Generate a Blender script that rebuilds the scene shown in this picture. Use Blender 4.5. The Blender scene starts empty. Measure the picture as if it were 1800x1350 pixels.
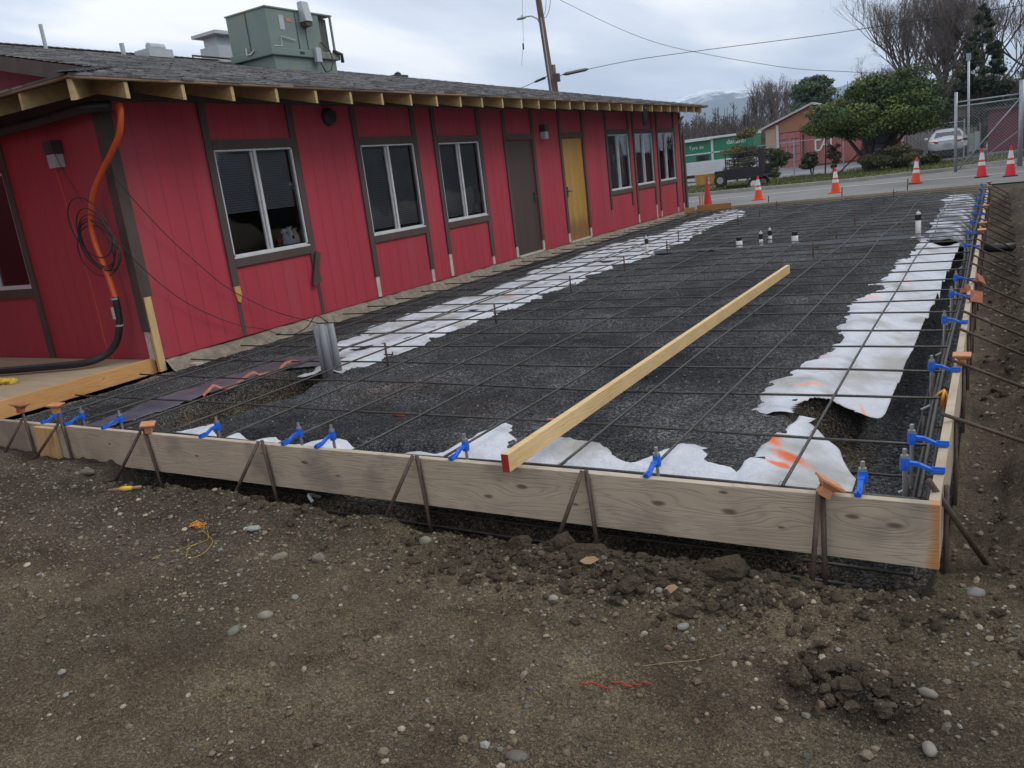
import bpy, math, random
import numpy as np
from mathutils import Vector, Matrix
R=math.radians
C=bpy.context.scene.collection
scene=bpy.context.scene
# ---------------- camera
cam=bpy.data.cameras.new('camera'); co=bpy.data.objects.new('camera',cam); C.objects.link(co)
yw,pt,rl,F=.553404,.246301,-.11991,1421.85
f=Vector((-math.sin(yw)*math.cos(pt),math.cos(yw)*math.cos(pt),-math.sin(pt)))
rt=Vector((math.cos(yw),math.sin(yw),0)); up=rt.cross(f)
r2=math.cos(rl)*rt+math.sin(rl)*up; u2=-math.sin(rl)*rt+math.cos(rl)*up
m=Matrix((r2,u2,-f)).transposed().to_4x4(); m.translation=Vector((0,0,1.33)); co.matrix_world=m
cam.sensor_fit='HORIZONTAL'; cam.sensor_width=36; cam.lens=36*F/1800; cam.clip_start=.05; cam.clip_end=20000
scene.camera=co
# ---------------- world, sun, exposure
SUN_EL,SUN_AZ=48,62        # azimuth from +Y towards +X
w=bpy.data.worlds.new('World'); scene.world=w; w.use_nodes=True
nt=w.node_tree; nt.nodes.clear(); N=nt.nodes.new; K=nt.links.new
sky=N('ShaderNodeTexSky'); sky.sky_type='NISHITA'; sky.sun_disc=False
sky.sun_elevation=R(SUN_EL); sky.sun_rotation=R(SUN_AZ); sky.dust_density=3
b1=N('ShaderNodeBackground'); b1.inputs[1].default_value=.08; K(sky.outputs[0],b1.inputs[0])
tc=N('ShaderNodeTexCoord'); sp=N('ShaderNodeSeparateXYZ'); K(tc.outputs['Generated'],sp.inputs[0])
def mt(op,a,b=None,c=None,t=None):
    n=(t or nt).nodes.new('ShaderNodeMath'); n.operation=op
    for i,v in enumerate((a,b,c)):
        if v is None: continue
        if isinstance(v,(int,float)): n.inputs[i].default_value=v
        else: (t or nt).links.new(v,n.inputs[i])
    return n.outputs[0]
zz=mt('MAXIMUM',sp.outputs[2],.02); zz=mt('ADD',zz,.1)
cx=mt('DIVIDE',sp.outputs[0],zz); cy=mt('DIVIDE',sp.outputs[1],zz)
cb=N('ShaderNodeCombineXYZ'); K(cx,cb.inputs[0]); K(cy,cb.inputs[1])
n1=N('ShaderNodeTexNoise'); n1.inputs['Scale'].default_value=.8; n1.inputs['Detail'].default_value=7; n1.inputs['Roughness'].default_value=.48; n1.inputs['Distortion'].default_value=.25
mp=N('ShaderNodeMapping'); mp.inputs['Scale'].default_value=(1.3,.6,1); mp.inputs['Rotation'].default_value=(0,0,.5); mp.inputs['Location'].default_value=(2.3,.7,0); K(cb.outputs[0],mp.inputs[0]); K(mp.outputs[0],n1.inputs[0])
cr=N('ShaderNodeValToRGB'); e=cr.color_ramp.elements
e[0].position=.36; e[0].color=(.50,.56,.67,1); e[1].position=.60; e[1].color=(1,1,1,1)
x_=cr.color_ramp.elements.new(.5); x_.color=(.70,.76,.86,1)
K(n1.outputs[0],cr.inputs[0])
b2=N('ShaderNodeBackground'); b2.inputs[1].default_value=1.1; K(cr.outputs[0],b2.inputs[0])
mx=N('ShaderNodeMixShader'); mx.inputs[0].default_value=.88; K(b1.outputs[0],mx.inputs[1]); K(b2.outputs[0],mx.inputs[2])
wo=N('ShaderNodeOutputWorld'); K(mx.outputs[0],wo.inputs[0])
sl=bpy.data.lights.new('sun','SUN'); sl.energy=1.15; sl.angle=R(25); sl.color=(1,.96,.9)
so=bpy.data.objects.new('sun',sl); C.objects.link(so)
sd=Vector((math.sin(R(SUN_AZ))*math.cos(R(SUN_EL)),math.cos(R(SUN_AZ))*math.cos(R(SUN_EL)),math.sin(R(SUN_EL))))
so.rotation_euler=sd.to_track_quat('Z','Y').to_euler(); so.location=(5,5,20)
vs=scene.view_settings; vs.view_transform='Standard'; vs.look='None'; vs.exposure=.29; vs.gamma=1
# ---------------- material helpers
def mat(name,c1,c2=None,rough=.8,scale=6,detail=6,bump=0,bscale=None,stretch=(1,1,1),metal=0,attr=False,lo=.35,hi=.65,spec=.5,dist=0,extra=None,c3=None,s3=.6):
    M=bpy.data.materials.new(name); M.use_nodes=True; t=M.node_tree; n=t.nodes; L=t.links.new
    p=n['Principled BSDF']; p.inputs['Roughness'].default_value=rough; p.inputs['Metallic'].default_value=metal
    p.inputs['Specular IOR Level'].default_value=spec
    g=n.new('ShaderNodeNewGeometry'); mp=n.new('ShaderNodeMapping'); mp.inputs['Scale'].default_value=stretch; L(g.outputs['Position'],mp.inputs[0])
    def noise(s,d=detail,r=.6):
        q=n.new('ShaderNodeTexNoise'); q.inputs['Scale'].default_value=s; q.inputs['Detail'].default_value=d; q.inputs['Roughness'].default_value=r; q.inputs['Distortion'].default_value=dist
        L(mp.outputs[0],q.inputs[0]); return q.outputs[0]
    col=None
    if c2 is None: c2=tuple(v*.8 for v in c1)
    q=noise(scale); rp=n.new('ShaderNodeValToRGB'); rp.color_ramp.elements[0].position=lo; rp.color_ramp.elements[1].position=hi
    rp.color_ramp.elements[0].color=(*c1,1); rp.color_ramp.elements[1].color=(*c2,1); L(q,rp.inputs[0]); col=rp.outputs[0]
    def mix(a,b,fac,mode='MIX'):
        k=n.new('ShaderNodeMix'); k.data_type='RGBA'; k.blend_type=mode
        if isinstance(fac,(int,float)): k.inputs[0].default_value=fac
        else: L(fac,k.inputs[0])
        for i,v in ((6,a),(7,b)):
            if isinstance(v,tuple): k.inputs[i].default_value=(*v,1) if len(v)==3 else v
            else: L(v,k.inputs[i])
        return k.outputs[2]
    if c3 is not None:
        q3=noise(s3,4,.5); fr=mt('SMOOTH_MIN',mt('MULTIPLY',mt('MAXIMUM',mt('SUBTRACT',q3,.5,t=t),0,t=t),6,t=t),1,.1,t=t)
        col=mix(col,c3,fr)
    if attr:
        a=n.new('ShaderNodeAttribute'); a.attribute_name='Col'; col=mix(col,a.outputs['Color'],1,'MULTIPLY')
    h=None
    if bump:
        h=noise(bscale or scale*3,8,.65)
    ctx=dict(t=t,n=n,L=L,p=p,pos=g.outputs['Position'],mix=mix,noise=noise,col=col,h=h,bump=bump)
    if extra: extra(ctx); col=ctx['col']; h=ctx['h']; bump=ctx['bump']
    L(col,p.inputs['Base Color'])
    if h is not None:
        bp=n.new('ShaderNodeBump'); bp.inputs['Strength'].default_value=1; bp.inputs['Distance'].default_value=bump; L(h,bp.inputs['Height']); L(bp.outputs[0],p.inputs['Normal'])
    return M
def m_math(t,op,a,b=None,c=None): return mt(op,a,b,c,t=t)
def sepxyz(c):
    s=c['n'].new('ShaderNodeSeparateXYZ'); c['L'](c['pos'],s.inputs[0]); return s.outputs
def x_siding(axis):
    def fn(c):
        s=sepxyz(c); t=c['t']
        u=m_math(t,'FRACT',m_math(t,'ADD',m_math(t,'DIVIDE',s[axis],.203),100))
        g=m_math(t,'LESS_THAN',m_math(t,'ABSOLUTE',m_math(t,'SUBTRACT',u,.5)),.035)
        c['h']=m_math(t,'SUBTRACT',m_math(t,'MULTIPLY',c['h'],.14),g); c['col']=c['mix'](c['col'],(.15,.018,.028),m_math(t,'MULTIPLY',g,.35)); dr_n=c['noise'](1.1,5); c['col']=c['mix'](c['col'],(.30,.075,.085),m_math(t,'MINIMUM',m_math(t,'MAXIMUM',m_math(t,'MULTIPLY',m_math(t,'SUBTRACT',dr_n,.55),4),0),.35)); c['bump']=.011
        # weathering stain near the bottom edge
        z=m_math(t,'MULTIPLY',m_math(t,'SUBTRACT',.12,m_math(t,'ADD',s[2],m_math(t,'MULTIPLY',c['noise'](3),.2))),3)
        z=m_math(t,'MINIMUM',m_math(t,'MAXIMUM',z,0),.45)
        c['col']=c['mix'](c['col'],(.16,.03,.035),z)
    return fn
def x_wood(knots,axis=0,ring=(.12,.09,.06)):
    def fn(c):
        n,L,t=c['n'],c['L'],c['t']; s=sepxyz(c); u=s[axis]; z=s[2]; zd=z; dark=None
        for (ku,kz,kr) in knots:
            du=m_math(t,'DIVIDE',m_math(t,'SUBTRACT',u,ku),2.6); dz=m_math(t,'SUBTRACT',z,kz)
            d=m_math(t,'SQRT',m_math(t,'ADD',m_math(t,'POWER',m_math(t,'ABSOLUTE',du),2),m_math(t,'POWER',m_math(t,'ABSOLUTE',dz),2)))
            wgt=m_math(t,'EXPONENT',m_math(t,'MULTIPLY',m_math(t,'MULTIPLY',d,d),-1/(kr*2.2)**2))
            zd=m_math(t,'SUBTRACT',zd,m_math(t,'MULTIPLY',m_math(t,'MULTIPLY',wgt,dz),.85))
            zd=m_math(t,'ADD',zd,m_math(t,'MULTIPLY',wgt,kr*.8))
            k=m_math(t,'MAXIMUM',m_math(t,'SUBTRACT',1,m_math(t,'DIVIDE',d,kr*.45)),0)
            dark=k if dark is None else m_math(t,'MAXIMUM',dark,k)
        cb=n.new('ShaderNodeCombineXYZ'); L(m_math(t,'MULTIPLY',u,.9),cb.inputs[0]); L(m_math(t,'MULTIPLY',zd,16),cb.inputs[1]); L(m_math(t,'MULTIPLY',s[1-axis],3),cb.inputs[2])
        q=n.new('ShaderNodeTexNoise'); q.inputs['Scale'].default_value=1.1; q.inputs['Detail'].default_value=2; L(cb.outputs[0],q.inputs[0])
        rg=m_math(t,'FRACT',m_math(t,'MULTIPLY',q.outputs[0],13))
        rg=m_math(t,'POWER',m_math(t,'ABSOLUTE',m_math(t,'SUBTRACT',m_math(t,'MULTIPLY',rg,2),1)),3)
        fine=n.new('ShaderNodeTexNoise'); fine.inputs['Scale'].default_value=14; fine.inputs['Detail'].default_value=4; L(cb.outputs[0],fine.inputs[0])
        fac=m_math(t,'MULTIPLY',m_math(t,'MULTIPLY',rg,.55),fine.outputs[0])
        c['col']=c['mix'](c['col'],ring,fac)
        if dark is not None: c['col']=c['mix'](c['col'],tuple(v*.45 for v in ring),m_math(t,'MINIMUM',m_math(t,'MULTIPLY',dark,1.4),.8))
        c['h']=m_math(t,'SUBTRACT',m_math(t,'MULTIPLY',fine.outputs[0],.4),rg); c['bump']=.0012
    return fn
def x_speck(sc=60,c=(.5,.5,.48),th=.12,amt=.8,sc2=None):
    def fn(k):
        n,L,t=k['n'],k['L'],k['t']
        for s_,th_ in ((sc,th),(sc2 or sc*2.3,th*.9)):
            v=n.new('ShaderNodeTexVoronoi'); v.inputs['Scale'].default_value=s_; L(k['pos'],v.inputs['Vector'])
            rnd=n.new('ShaderNodeSeparateColor'); L(v.outputs['Color'],rnd.inputs[0])
            on=m_math(t,'MULTIPLY',m_math(t,'LESS_THAN',rnd.outputs[0],th_),m_math(t,'LESS_THAN',v.outputs['Distance'],.42))
            cl=m_math(t,'MINIMUM',m_math(t,'MAXIMUM',m_math(t,'MULTIPLY',m_math(t,'SUBTRACT',k['noise'](1.7,4),.40),5),.12),1); on=m_math(t,'MULTIPLY',on,cl)
            k['col']=k['mix'](k['col'],c,m_math(t,'MULTIPLY',m_math(t,'MULTIPLY',on,amt),m_math(t,'ADD',rnd.outputs[1],.1)))
            if k['h'] is not None: k['h']=m_math(t,'ADD',k['h'],m_math(t,'MULTIPLY',m_math(t,'SUBTRACT',.5,v.outputs['Distance']),.35))
    return fn
def x_grain(scales,lo,hi,hb=.25):
    def fn(k):
        n,L,t=k['n'],k['L'],k['t']
        for s_ in scales:
            v=n.new('ShaderNodeTexVoronoi'); v.inputs['Scale'].default_value=s_; L(k['pos'],v.inputs['Vector'])
            sc_=n.new('ShaderNodeSeparateColor'); L(v.outputs['Color'],sc_.inputs[0])
            f_=m_math(t,'ADD',m_math(t,'MULTIPLY',m_math(t,'POWER',sc_.outputs[0],1.6),hi-lo),lo)
            cc=n.new('ShaderNodeCombineColor'); [L(f_,cc.inputs[i]) for i in range(3)]
            k['col']=k['mix'](k['col'],cc.outputs[0],1.0,'MULTIPLY')
            if k['h'] is not None: k['h']=m_math(t,'ADD',k['h'],m_math(t,'MULTIPLY',m_math(t,'SUBTRACT',m_math(t,'MULTIPLY',sc_.outputs[1],.6),v.outputs['Distance']),hb))
    return fn
def x_blobs(blobs,col,soft=1.0):
    def fn(c):
        n,L,t=c['n'],c['L'],c['t']; s=sepxyz(c); acc=None; nz=m_math(t,'MULTIPLY',m_math(t,'SUBTRACT',c['noise'](7,5),.5),1.6)
        for (bx,by,rx,ry,an) in blobs:
            dx=m_math(t,'SUBTRACT',s[0],bx); dy=m_math(t,'SUBTRACT',s[1],by); ca,sa=math.cos(an),math.sin(an)
            a=m_math(t,'DIVIDE',m_math(t,'ADD',m_math(t,'MULTIPLY',dx,ca),m_math(t,'MULTIPLY',dy,sa)),rx)
            b=m_math(t,'DIVIDE',m_math(t,'SUBTRACT',m_math(t,'MULTIPLY',dy,ca),m_math(t,'MULTIPLY',dx,sa)),ry)
            d=m_math(t,'SQRT',m_math(t,'ADD',m_math(t,'MULTIPLY',a,a),m_math(t,'MULTIPLY',b,b)))
            k=m_math(t,'MINIMUM',m_math(t,'MAXIMUM',m_math(t,'MULTIPLY',m_math(t,'SUBTRACT',m_math(t,'ADD',1,nz),d),1.6*soft),0),1)
            acc=k if acc is None else m_math(t,'MAXIMUM',acc,k)
        c['col']=c['mix'](c['col'],col,m_math(t,'MULTIPLY',acc,.9))
    return fn
def chain(*fs):
    def fn(c):
        for g in fs: g(c)
    return fn
RED=(.36,.031,.05)
M={}
M['siding']=mat('red_siding_long',RED,(.41,.037,.058),rough=.62,scale=2.2,bump=.002,bscale=60,stretch=(1,1,.12),extra=x_siding(1))
M['siding2']=mat('red_siding_end',RED,(.39,.034,.055),rough=.62,scale=2.2,bump=.002,bscale=60,stretch=(1,1,.12),extra=x_siding(0))
M['trim']=mat('brown_trim',(.062,.042,.036),(.085,.06,.05),rough=.7,scale=8,bump=.0015,bscale=50,stretch=(1,1,.2))
M['bare']=mat('primed_white_wood',(.55,.52,.47),(.42,.38,.32),rough=.8,scale=14,bump=.001)
M['rafter']=mat('raw_pine',(.40,.285,.12),(.50,.37,.18),rough=.75,scale=12,bump=.0006,stretch=(1,1,3))
M['rawstake']=mat('raw_pine_board',(.52,.34,.14),(.62,.43,.2),rough=.75,scale=10,bump=.0006,stretch=(3,3,.4))
M['brokenwood']=mat('split_orange_wood',(.55,.22,.04),(.5,.36,.16),rough=.8,scale=20,bump=.003)
M['soffit']=mat('soffit_board',(.10,.07,.06),(.14,.10,.08),rough=.8,scale=5,bump=.001)
M['shingle']=mat('asphalt_shingle',(.105,.108,.115),(.215,.213,.215),rough=.95,scale=22,detail=8,bump=.003,bscale=240,attr=True,lo=.3,hi=.7,spec=.2)
M['fascia']=mat('brown_fascia',(.07,.05,.045),(.1,.075,.065),rough=.7,scale=7,bump=.001)
M['alu']=mat('white_aluminium',(.60,.60,.61),(.5,.5,.51),rough=.45,scale=9)
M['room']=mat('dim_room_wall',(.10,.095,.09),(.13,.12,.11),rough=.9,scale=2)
M['blind_and_reflection']=mat('grey_blind_and_reflection',(.62,.63,.66),(.54,.55,.59),rough=.7,scale=4)
M['stem']=mat('rough_concrete_footing',(.30,.26,.20),(.17,.14,.11),rough=.95,scale=9,bump=.02,bscale=22,extra=x_speck(30,(.45,.42,.36),.2,.7))
M['doorbrown']=mat('brown_door_paint',(.055,.036,.030),(.07,.046,.039),rough=.55,scale=3,bump=.0006,stretch=(1,1,.15))
def x_doorrot(c):
    s=sepxyz(c); t=c['t']; z=m_math(t,'SUBTRACT',.85,m_math(t,'ADD',s[2],m_math(t,'MULTIPLY',c['noise'](11),.75)))
    z=m_math(t,'MINIMUM',m_math(t,'MAXIMUM',m_math(t,'MULTIPLY',z,3.5),0),.8)
    c['col']=c['mix'](c['col'],(.20,.085,.03),z)
M['dooryellow']=mat('bare_veneer_door',(.44,.25,.055),(.36,.19,.035),rough=.6,scale=7,bump=.0008,bscale=30,stretch=(1,1,.12),extra=x_doorrot)
M['metal']=mat('galvanised_metal',(.42,.43,.44),(.3,.31,.32),rough=.4,metal=.7,scale=20)
M['darkmetal']=mat('dark_metal',(.05,.045,.042),(.075,.065,.06),rough=.5,metal=.5,scale=30)
M['rebar']=mat('mill_rebar',(.055,.052,.050),(.105,.095,.085),rough=.5,metal=.55,scale=60,bump=.0008,bscale=300,extra=None)
M['stake']=mat('rusty_stake',(.075,.05,.038),(.12,.08,.06),rough=.7,metal=.3,scale=30,bump=.001,bscale=100)
M['black']=mat('black_rubber',(.012,.012,.013),(.02,.02,.021),rough=.45,scale=8)
M['orange']=mat('orange_conduit',(.62,.09,.018),(.7,.12,.03),rough=.4,scale=9)
M['cap']=mat('orange_plastic_cap',(.56,.27,.12),(.50,.20,.085),rough=.55,scale=25,bump=.0006)
M['capold']=mat('worn_orange_plastic_cap',(.42,.15,.07),(.30,.09,.05),rough=.7,scale=40,bump=.001)
M['blue']=mat('blue_plastic',(.012,.13,.66),(.01,.1,.5),rough=.35,scale=30)
M['pvc']=mat('white_pvc',(.66,.66,.66),(.5,.5,.49),rough=.4,scale=8)
M['greypvc']=mat('grey_conduit',(.17,.18,.20),(.24,.25,.26),rough=.55,scale=14,stretch=(1,1,.3))
M['fabric']=mat('white_geotextile',(.64,.66,.70),(.55,.57,.61),rough=.85,scale=3,bump=.03,bscale=9,spec=.2,c3=(.40,.39,.37),s3=2.2,
  extra=chain(x_blobs([(-.98,4.06,.05,.17,.5),(-.83,3.86,.14,.06,-.4),(-.86,3.74,.07,.05,0)],(.85,.16,.03)),
   x_blobs([(-1.0,5.45,.07,.03,.5),(-.97,5.05,.10,.03,.4),(-.62,4.85,.018,.28,.28),(-1.02,5.88,.06,.03,.3),(-5.3,8.8,.10,.05,.3),(-1.1,4.4,.09,.03,.2)],(.85,.33,.2)),
   x_blobs([(-.78,9.3,.05,.12,.3),(-.95,8.1,.1,.1,0)],(.85,.5,.5))))
def x_dirtyplastic(c):
    q=c['noise'](2.2,5); t=c['t']; c['col']=c['mix'](c['col'],(.5,.52,.56),m_math(t,'MINIMUM',m_math(t,'MAXIMUM',m_math(t,'MULTIPLY',m_math(t,'SUBTRACT',q,.45),9),0),1))
M['plastic']=mat('dark_plastic_sheet',(.022,.024,.032),(.05,.053,.065),rough=.6,scale=3,bump=.02,bscale=5)
M['plastic3']=mat('blue_grey_plastic_sheet',(.07,.075,.10),(.12,.125,.155),rough=.35,scale=3,bump=.02,bscale=6)
M['plastic2']=mat('dusty_plastic_sheet',(.06,.065,.075),(.12,.125,.14),rough=.45,scale=4,bump=.02,bscale=7,extra=x_dirtyplastic)
M['pinkedge']=mat('faded_orange_paint',(.58,.22,.15),(.42,.12,.07),rough=.8,scale=30)
K1=[(-3.36,-.09,.03),(-3.12,-.15,.018),(-2.13,-.17,.03),(-1.93,-.10,.036),(-1.65,-.16,.018),(-1.24,-.11,.035),(-.93,-.115,.036),(-.72,-.16,.018),(-.45,-.08,.03),(-.30,-.10,.034),(-5.2,-.1,.018),(-4.3,-.12,.022),(-3.7,-.06,.016),(-.95,-.03,.022),(-2.7,-.2,.015)]
M['formfront']=mat('weathered_form_lumber',(.53,.445,.33),(.41,.345,.25),rough=.8,scale=1.6,c3=(.30,.26,.20),s3=3,extra=chain(x_wood(K1,0,(.15,.11,.075)),x_blobs([(-.155,3.1,.045,.4,0)],(.50,.22,.07))))
M['formside']=mat('form_lumber_side',(.46,.385,.28),(.38,.31,.22),rough=.8,scale=2,extra=x_wood([(4.0,-.1,.03),(5.5,-.12,.03)],1,(.22,.14,.08)))
M['formorange']=mat('orange_fir_form',(.55,.27,.09),(.62,.34,.13),rough=.75,scale=2,extra=x_wood([(3.6,-.06,.012),(4.1,-.03,.01),(4.5,-.07,.014)],1,(.33,.13,.04)))
M['ply']=mat('tan_plywood',(.40,.31,.20),(.33,.26,.18),rough=.85,scale=4,bump=.001,stretch=(.4,3,1))
M['lumber']=mat('fresh_pine_lumber',(.70,.50,.25),(.62,.43,.2),rough=.7,scale=3,extra=x_wood([(3.6,.05,.008),(4.2,.03,.007),(5.1,.06,.009),(6.4,.04,.008),(7.6,.05,.009)],1,(.42,.23,.09)))
M['redpaint']=mat('red_end_paint',(.36,.03,.015),(.3,.02,.012),rough=.7,scale=30)
M['gravel']=mat('dark_crushed_gravel',(.058,.061,.064),(.112,.115,.117),rough=.85,scale=3.2,detail=9,attr=True,bump=.03,bscale=48,lo=.3,hi=.72,spec=.3,extra=chain(x_grain((85,170),.28,2.1,.3),x_speck(95,(.42,.42,.42),.12,.75,210)))
M['dirt']=mat('packed_soil',(.072,.054,.034),(.172,.136,.086),rough=.97,scale=2.6,detail=12,bump=.022,bscale=34,attr=True,lo=.33,hi=.7,spec=.2,c3=(.105,.085,.056),s3=.9,extra=chain(x_grain((120,260),.72,1.50,.18),x_speck(75,(.26,.235,.19),.12,.7,170)))
M['stone']=mat('river_stone',(.8,.8,.8),(.55,.55,.55),rough=.75,scale=30,bump=.001,attr=True)
M['clod']=mat('soil_clod',(.055,.04,.028),(.085,.066,.045),rough=1,scale=14,bump=.012,bscale=40,spec=.15,extra=x_speck(70,(.2,.18,.15),.08,.7))
M['asphalt']=mat('grey_asphalt',(.17,.168,.16),(.215,.21,.20),rough=.92,scale=2,bump=.003,bscale=90,c3=(.14,.135,.125),s3=.25,extra=x_speck(60,(.24,.24,.24),.15,.6))
M['lot']=mat('parking_lot_asphalt',(.17,.175,.185),(.2,.205,.21),rough=.9,scale=1.2,bump=.002,bscale=50,c3=(.14,.14,.15),s3=.15)
M['concrete']=mat('kerb_concrete',(.26,.25,.22),(.34,.33,.30),rough=.9,scale=3,bump=.002,bscale=60)
M['grass']=mat('winter_grass',(.07,.082,.028),(.125,.135,.045),rough=.95,scale=2.2,detail=10,bump=.03,bscale=14,c3=(.13,.105,.055),s3=.5,spec=.1)
M['paint']=mat('white_road_paint',(.55,.55,.53),(.42,.42,.40),rough=.8,scale=6)
M['conecol']=mat('orange_cone_plastic',(.85,.085,.02),(.75,.07,.018),rough=.5,scale=5)
M['conered']=mat('pink_red_cone_plastic',(.80,.03,.05),(.7,.025,.04),rough=.5,scale=5)
M['coneold']=mat('faded_red_cone_plastic',(.62,.035,.035),(.5,.03,.03),rough=.6,scale=5)
M['band']=mat('reflective_band',(.80,.80,.78),(.68,.68,.66),rough=.4,scale=40)
M['acgreen']=mat('grey_green_sheet_metal',(.135,.185,.17),(.165,.215,.198),rough=.5,scale=1.4,c3=(.20,.22,.15),s3=1.6,bump=.0006,bscale=12)
M['acgrey']=mat('pale_grey_sheet_metal',(.42,.45,.47),(.36,.39,.41),rough=.45,scale=3)
M['coil']=mat('dark_condenser_coil',(.05,.06,.06),(.08,.09,.09),rough=.7,scale=60)
M['bark']=mat('bark',(.06,.045,.036),(.10,.08,.065),rough=.95,scale=8,bump=.01,bscale=30)
M['twig']=mat('grey_brown_twig',(.11,.088,.078),(.17,.145,.13),rough=.95,scale=3)
M['leaf']=mat('foliage',(.9,.9,.9),(1,1,1),rough=.7,scale=3,attr=True,spec=.3)
M['pole']=mat('creosoted_pole',(.11,.07,.055),(.17,.11,.085),rough=.9,scale=5,bump=.004,stretch=(4,4,.4))
M['galvpost']=mat('galvanised_post',(.30,.32,.35),(.38,.40,.42),rough=.5,metal=.4,scale=6)
M['wire']=mat('dark_cable',(.02,.02,.022),(.03,.03,.03),rough=.6,scale=8)
M['green']=mat('green_truck_paint',(.008,.17,.085),(.01,.20,.10),rough=.4,scale=1)
M['white']=mat('white_vehicle_paint',(.62,.63,.64),(.55,.56,.57),rough=.3,scale=2)
M['silver']=mat('silver_white_car_paint',(.60,.61,.64),(.56,.57,.60),rough=.22,scale=2,metal=.2)
M['vglass']=mat('dark_vehicle_glass',(.015,.017,.02),(.02,.022,.025),rough=.08,scale=2)
M['darkpaint']=mat('charcoal_vehicle_paint',(.022,.024,.03),(.028,.03,.036),rough=.3,scale=2)
M['taillight']=mat('red_lamp_lens',(.40,.01,.012),(.3,.008,.01),rough=.2,scale=9)
M['tyre']=mat('tyre_rubber',(.018,.018,.018),(.03,.03,.03),rough=.8,scale=20)
M['container']=mat('faded_red_container',(.40,.12,.105),(.46,.155,.135),rough=.7,scale=1.5)
M['orangewall']=mat('orange_brown_siding',(.33,.15,.085),(.38,.18,.10),rough=.8,scale=1.5,bump=.004,bscale=6)
M['tanwall']=mat('tan_siding',(.46,.32,.22),(.42,.29,.2),rough=.8,scale=1.5)
M['maroon']=mat('maroon_wall',(.13,.03,.042),(.16,.038,.05),rough=.75,scale=1.5)
M['roofmetal']=mat('pale_metal_roof',(.52,.50,.48),(.42,.40,.39),rough=.6,scale=1.2)
M['yellow']=mat('yellow_plastic_bin',(.48,.27,.045),(.38,.2,.04),rough=.6,scale=3)
M['oldwood']=mat('grey_fence_board',(.13,.125,.115),(.18,.17,.155),rough=.9,scale=3,stretch=(3,3,.4))
M['ystring']=mat('yellow_string',(.62,.47,.06),(.7,.42,.06),rough=.8,scale=30)
M['ostring']=mat('orange_string',(.75,.25,.04),(.75,.45,.08),rough=.8,scale=20)
M['brick']=mat('red_scrap',(.38,.06,.035),(.30,.05,.03),rough=.9,scale=30,bump=.003)
M['leafbrown']=mat('dry_leaf',(.36,.24,.13),(.28,.17,.09),rough=.9,scale=40,bump=.002)
def x_mtn(c):
    s=sepxyz(c); t=c['t']; n=c['n']
    q=n.new('ShaderNodeTexNoise'); q.inputs['Scale'].default_value=.012; q.inputs['Detail'].default_value=8; q.inputs['Roughness'].default_value=.65; c['L'](c['pos'],q.inputs[0])
    a=m_math(t,'ADD',m_math(t,'DIVIDE',m_math(t,'SUBTRACT',s[2],235),60),m_math(t,'MULTIPLY',m_math(t,'SUBTRACT',q.outputs[0],.5),4.2))
    a=m_math(t,'MINIMUM',m_math(t,'MAXIMUM',m_math(t,'MULTIPLY',a,1.3),0),1)
    c['col']=c['mix'](c['col'],(.85,.88,.93),a)
M['mountain']=mat('forested_mountain',(.035,.055,.06),(.07,.09,.085),rough=.95,scale=.01,detail=10,extra=x_mtn,spec=.1)
g=bpy.data.materials.new('window_glass'); g.use_nodes=True; t=g.node_tree; t.nodes.clear()
tr=t.nodes.new('ShaderNodeBsdfTransparent'); tr.inputs[0].default_value=(.78,.81,.84,1); gl=t.nodes.new('ShaderNodeBsdfGlossy'); gl.inputs['Roughness'].default_value=.015
fr=t.nodes.new('ShaderNodeFresnel'); fr.inputs[0].default_value=1.6; mxx=t.nodes.new('ShaderNodeMixShader')
nz=t.nodes.new('ShaderNodeTexNoise'); nz.inputs['Scale'].default_value=2.2; nz.inputs['Detail'].default_value=1
gg=t.nodes.new('ShaderNodeNewGeometry'); t.links.new(gg.outputs['Position'],nz.inputs[0])
bb=t.nodes.new('ShaderNodeBump'); bb.inputs['Distance'].default_value=.004; t.links.new(nz.outputs[0],bb.inputs['Height']); t.links.new(bb.outputs[0],gl.inputs['Normal'])
t.links.new(mt('MULTIPLY',fr.outputs[0],1.25,t=t),mxx.inputs[0])
t.links.new(tr.outputs[0],mxx.inputs[1]); t.links.new(gl.outputs[0],mxx.inputs[2]); oo=t.nodes.new('ShaderNodeOutputMaterial'); t.links.new(mxx.outputs[0],oo.inputs[0])
M['glass']=g
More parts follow.
